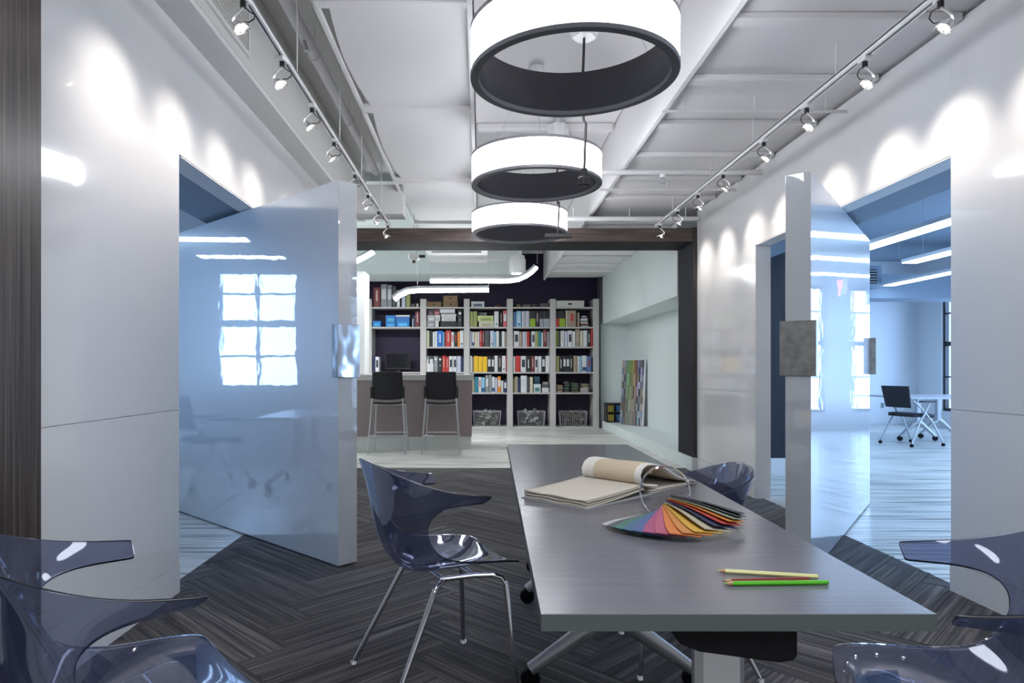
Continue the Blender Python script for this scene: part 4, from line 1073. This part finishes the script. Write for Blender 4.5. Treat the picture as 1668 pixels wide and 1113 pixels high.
# leaning sample board, face towards the camera and left
bd = thing('sample_board', 'tall white board of colourful fabric samples leaning in niche', 'sample board', (2.70, 12.25, Zl+.004), 0)
A_ = Vector((2.62, 12.10, 0)); 
ang = math.atan2(-1.05, .40)
bd.location = (2.66, 12.35, Zl+.001); bd.rotation_euler = (math.radians(0), math.radians(0), math.radians(-62))
tilt = thing('tilt_dummy', None, None); bpy.data.objects.remove(tilt)
Wb, Hb = .60, 1.24
def leanm(x, y, z): # lean back by .10 over height towards +y local
    return (x, y+z*.055, z)
q = MB(); q.box((0,0,0),(Wb,.03,Hb)); q.v = [leanm(*v_) for v_ in q.v]; q.build('backing_board', flat((.72,.73,.76)), bd)
q = MB(); q.box((.004,-.0008,.004),(Wb-.022,-.0001,Hb-.004)); q.v = [leanm(*v_) for v_ in q.v]; q.build('face_sheet', flat((.17,.13,.11)), bd)
rnd = random.Random(3)
import colorsys
def strip(x0, x1, z0, z1, cs, nm, fan_=False):
    q = MB(); n = len(cs); ms = []
    for i, c in enumerate(cs):
        a = x0+(x1-x0)*i/n; b = x0+(x1-x0)*(i+1)/n
        q.box((a+.0005,-.006-.004*(i%2),z0),(b-.0005,-.0005,z1), i); ms.append(flat(c, .8))
    q.v = [leanm(*v_) for v_ in q.v]; q.build(nm, ms, bd)
sat = [.75,.6,.42,.28,.2]
for r_ in range(5):
    z1 = Hb-.012-r_*.244; z0 = z1-.236
    pal = []
    for i in range(14):
        hue = (.38-.36*i/13) % 1; pal.append(colorsys.hsv_to_rgb(hue, sat[r_]*rnd.uniform(.7,1), rnd.uniform(.12,.42)))
    strip(.14, .40, z0, z1, pal, 'sample_strip')
for r_ in range(9):
    z1 = Hb-.012-r_*.1355; z0 = z1-.129
    pal = [colorsys.hsv_to_rgb(rnd.choice([.62,.7,.08,.58]), rnd.uniform(.1,.6), rnd.uniform(.05,.6)) for i in range(4)]
    strip(.42, .575, z0, z1, pal, 'sample_chip'); pal = [colorsys.hsv_to_rgb(rnd.choice([.62,.08]), rnd.uniform(.1,.5), rnd.uniform(.08,.4)) for i in range(3)]
    strip(.01, .11, z0, z1, pal, 'sample_chip')
bd.rotation_euler = (0, 0, math.radians(-58))
bd.location = (2.69, 13.0, Zl+.001)
sbx = thing('sample_box', 'small dark open box of colourful sample tubes on the ledge', 'box', (2.74, 13.62, Zl+.001), 0)
q = MB()
q.box((-.21,-.17,0),(.21,.17,.02)); q.box((-.21,-.15,.02),(-.195,.17,.38)); q.box((.195,-.15,.02),(.21,.17,.38)); q.box((-.195,.155,.02),(.195,.17,.38)); q.box((-.21,-.17,.365),(.21,.17,.385)); q.box((-.195,-.15,.19),(.195,.15,.205)); q.box((-.06,-.16,.02),(-.045,.15,.365)); q.build('case', M['black'], sbx)
for i in range(9):
    for j in range(2):
        x = -.17+i*.042
        if abs(x+.052) < .02: continue
        c = colorsys.hsv_to_rgb([.12,.13,.14,.6,.62,.6,.02,.05,.03][i], .85, .35)
        o = part('sample', (x-.016,-.14,.022+j*.185), (x+.016,.10,.16+j*.185), flat(c), sbx, .004)
# ================================================================== RIGHT ROOM furniture
def nest_chair(lab, loc, rz, scale=1):
    r = thing('nesting_chair', lab, 'chair', loc, rz, None, scale)
    # local: faces +x
    for s_ in (-1, 1):
        y = s_*.25
        q = MB(); q.tube([(-.27,y+s_*.02,.05),(-.10,y,.36),(.0,y,.50),(.06,y*1.02,.62)], .013, 8); q.build('leg', M['silver'], r, True)
        q = MB(); q.tube([(.29,y+s_*.02,.05),(.12,y*.97,.36),(-.06,y*.95,.55),(-.20,y*.92,.66)], .013, 8); q.build('leg', M['silver'], r, True)
        q = MB(); q.box((-.10,y-.028,.635),(.16,y+.028,.660), bev=.008); q.build('armrest', M['black'], r)
        for x in (-.27, .29):
            q = MB(); q.lathe([(.001,-.015),(.022,-.015),(.025,0),(.022,.015),(.001,.015)], n=12); q.xf(Matrix.Translation((x, y+s_*.02, .026)) @ Matrix.Rotation(PI/2, 4, 'X')); q.tube([(x,y+s_*.02,.03),(x,y+s_*.02,.07)], .010, 6); q.build('caster', M['rubber'], r, True)
    n = 8; vs = []; fs = []
    for i in range(n+1):
        for j in range(n+1):
            u, v_ = -1+2*i/n, -1+2*j/n; rr = 1-.08*u*u*v_*v_
            vs.append((.01+u*.22*rr, v_*.225*rr, .475-.02*max(0,u)**2))
    for i in range(n):
        for j in range(n): a = i*(n+1)+j; fs.append((a,a+n+1,a+n+2,a+1))
    o = new('seat', mesh('seat', vs, fs, M['blackmesh'], True), r); md = o.modifiers.new('t','SOLIDIFY'); md.thickness = .05; md.offset = -1
    vs = []; fs = []
    for i in range(n+1):
        for j in range(n+1):
            u, v_ = -1+2*i/n, j/n; w_ = .21+.025*v_
            vs.append((-.215-.06*v_-.03*(1-u*u), u*w_, .56+.31*v_))
    for i in range(n):
        for j in range(n): a = i*(n+1)+j; fs.append((a,a+n+1,a+n+2,a+1))
    o = new('backrest', mesh('backrest', vs, fs, M['blackmesh'], True), r); md = o.modifiers.new('t','SOLIDIFY'); md.thickness = .018
    q = MB(); q.tube([(.0,-.24,.44),(.0,.24,.44)], .012, 8); q.build('crossbar', M['silver'], r, True)
    return r
nc = nest_chair('black and silver nesting chair on casters in right room', (6.95, 10.9, 0), .25, 1.10)
dup(nc, 'black nesting chair on casters in the left room, reflected in door', (-3.9, 5.95, 0), PI+.9)
def nest_table(lab, x0, y0, x1, y1, legs, along):
    r = thing('nesting_table', lab, 'table', (x0, y0, 0)); Z = .76
    part('tabletop', (0,0,Z-.03), (x1-x0,y1-y0,Z), flat((.55,.57,.60), .35), r, .004)
    for (lx, ly) in legs:
        lx -= x0; ly -= y0
        q = MB(); q.box((lx-.04,ly-.04,.30),(lx+.04,ly+.04,Z-.031), bev=.012); q.build('column', M['silver'], r)
        for s_ in (-1, 1):
            e = (lx+s_*.30, ly, .08) if along == 'x' else (lx, ly+s_*.30, .08)
            q = MB(); q.tube([(lx,ly,.34),((lx*3+e[0])/4,(ly*3+e[1])/4,.29),e], [.045,.036,.025], 10); q.build('foot', M['silver'], r, True)
            q = MB(); q.lathe([(.001,-.02),(.04,-.02),(.045,0),(.04,.02),(.001,.02)], n=14); q.xf(Matrix.Translation((e[0],e[1],.046)) @ Matrix.Rotation(PI/2, 4, 'X')); q.tube([(e[0],e[1],.05),(e[0],e[1],.09)], .013, 8); q.build('caster', M['rubber'], r, True)
    return r
nest_table('white nesting table with splayed silver feet in right room', 7.05, 11.05, 8.6, 12.4, [(7.45, 11.5), (8.1,11.95)], 'x')
nest_table('white nesting table in the left room, reflected in door', -4.6, 4.6, -3.2, 5.3, [(-3.5, 4.95), (-4.3, 4.95)], 'y')
# wall socket
so = thing('wall_socket', 'small wall socket low on the right room back wall', 'socket', (at(1437.5,665,14.99).x, 14.998, .42))
part('plate', (-.045,-.008,-.06), (.045,0,.06), flat((.5,.55,.55)), so, .002); part('outlet', (-.02,-.010,.01), (.02,-.0075,.04), 'black', so); part('outlet', (-.02,-.010,-.04), (.02,-.0075,-.01), 'black', so)
# linear pendants of the right room (run lengthwise), and left room
def strip_light(lab, x, y0, y1, z, top, w_=.20):
    r = thing('strip_pendant', lab, 'pendant light', (x, y0, z)); Ln = y1-y0
    part('housing', (-w_/2, 0, .012), (w_/2, Ln, .06), 'white_metal', r, .004); part('diffuser', (-w_/2+.012, .01, 0), (w_/2-.012, Ln-.01, .0118), 'sidetube', r)
    for y in (.3, Ln-.3):
        q = MB(); q.tube([(0,y,.06),(0,y,top-z)], .004, 5); q.build('cable', M['silver'], r)
        q = MB(); q.lathe([(.001,0),(.06,0),(.05,.02),(.001,.02)], c=(0,y,top-z-.022), n=14); q.build('canopy', M['black'], r)
strip_light('nearest long strip pendant in the right room', 4.74, 3.2, 8.6, 2.70, 3.62, .22)
strip_light('second long strip pendant in the right room', 6.0, 3.2, 9.45, 2.70, 3.62, .22)
strip_light('third long strip pendant in the right room, by back wall', 7.5, 8.2, 12.4, 2.75, 3.62, .22)
strip_light('strip pendant nearer the door in the left room', -3.5, 5.45, 7.7, 2.5, 3.3)
strip_light('strip pendant by the window in the left room', -4.8, 5.42, 6.4, 2.54, 3.3)
# ducts
du = thing('round_duct', 'big round spiral duct under the right room ceiling', 'duct', (3.72, 0, 3.30))
q = MB(); q.tube([(0,3.0,0),(0,7.8,0)], .28, 24); q.build('duct', M['blue_ceiling'], du, True)
for i in range(9):
    q = MB(); q.tube([(0,3.2+i*.5,0),(0,3.23+i*.5,0)], .287, 24); q.build('seam', M['blue_ceiling'], du, True)
du = thing('box_duct', 'boxy duct with two grilles near right room back wall', 'duct', (6.6, 12.9, 2.62))
part('duct', (-.2,-.55,.1),(.75,-.30,.5), 'blue_ceiling', du, .01)
for x in (-.10, .32):
    part('grille', (x,-.565,.17),(x+.33,-.552,.43), 'black', du)
    for j in range(5): part('slat', (x+.01,-.572,.19+j*.05),(x+.32,-.566,.205+j*.05), 'silver', du)
ex = thing('exit_sign', 'red lit exit sign hung in the right room', 'sign', (7.0, 9.3, 2.36), math.radians(40))
part('housing', (-.2,-.03,0), (.2,.03,.24), 'white_metal', ex, .005); part('face', (-.19,-.034,.01), (.19,-.031,.23), 'exit', ex)
part('face', (-.19,.031,.01), (.19,.034,.23), 'exit', ex)
q = MB(); q.tube([(0,0,.24),(0,0,1.26)], .01, 6); q.build('stem', M['silver'], ex)
def text(name, s_, size, loc, rot, m, parent):
    cu = bpy.data.curves.new(name, 'FONT'); cu.body = s_; cu.size = size; cu.align_x = 'CENTER'; cu.extrude = .001; cu.materials.append(m)
    t_ = bpy.data.objects.new(name, cu); me_ = bpy.data.meshes.new_from_object(t_); bpy.data.objects.remove(t_)
    if not me_.materials: me_.materials.append(m)
    o = new(name, me_, parent, loc); o.rotation_euler = rot; return o
text('lettering', 'EXIT', .2, (0,-.0355,.05), (PI/2,0,0), flat((.85,.85,.85)), ex)
text('lettering', 'EXIT', .2, (0,.0355,.05), (PI/2,0,PI), flat((.85,.85,.85)), ex)
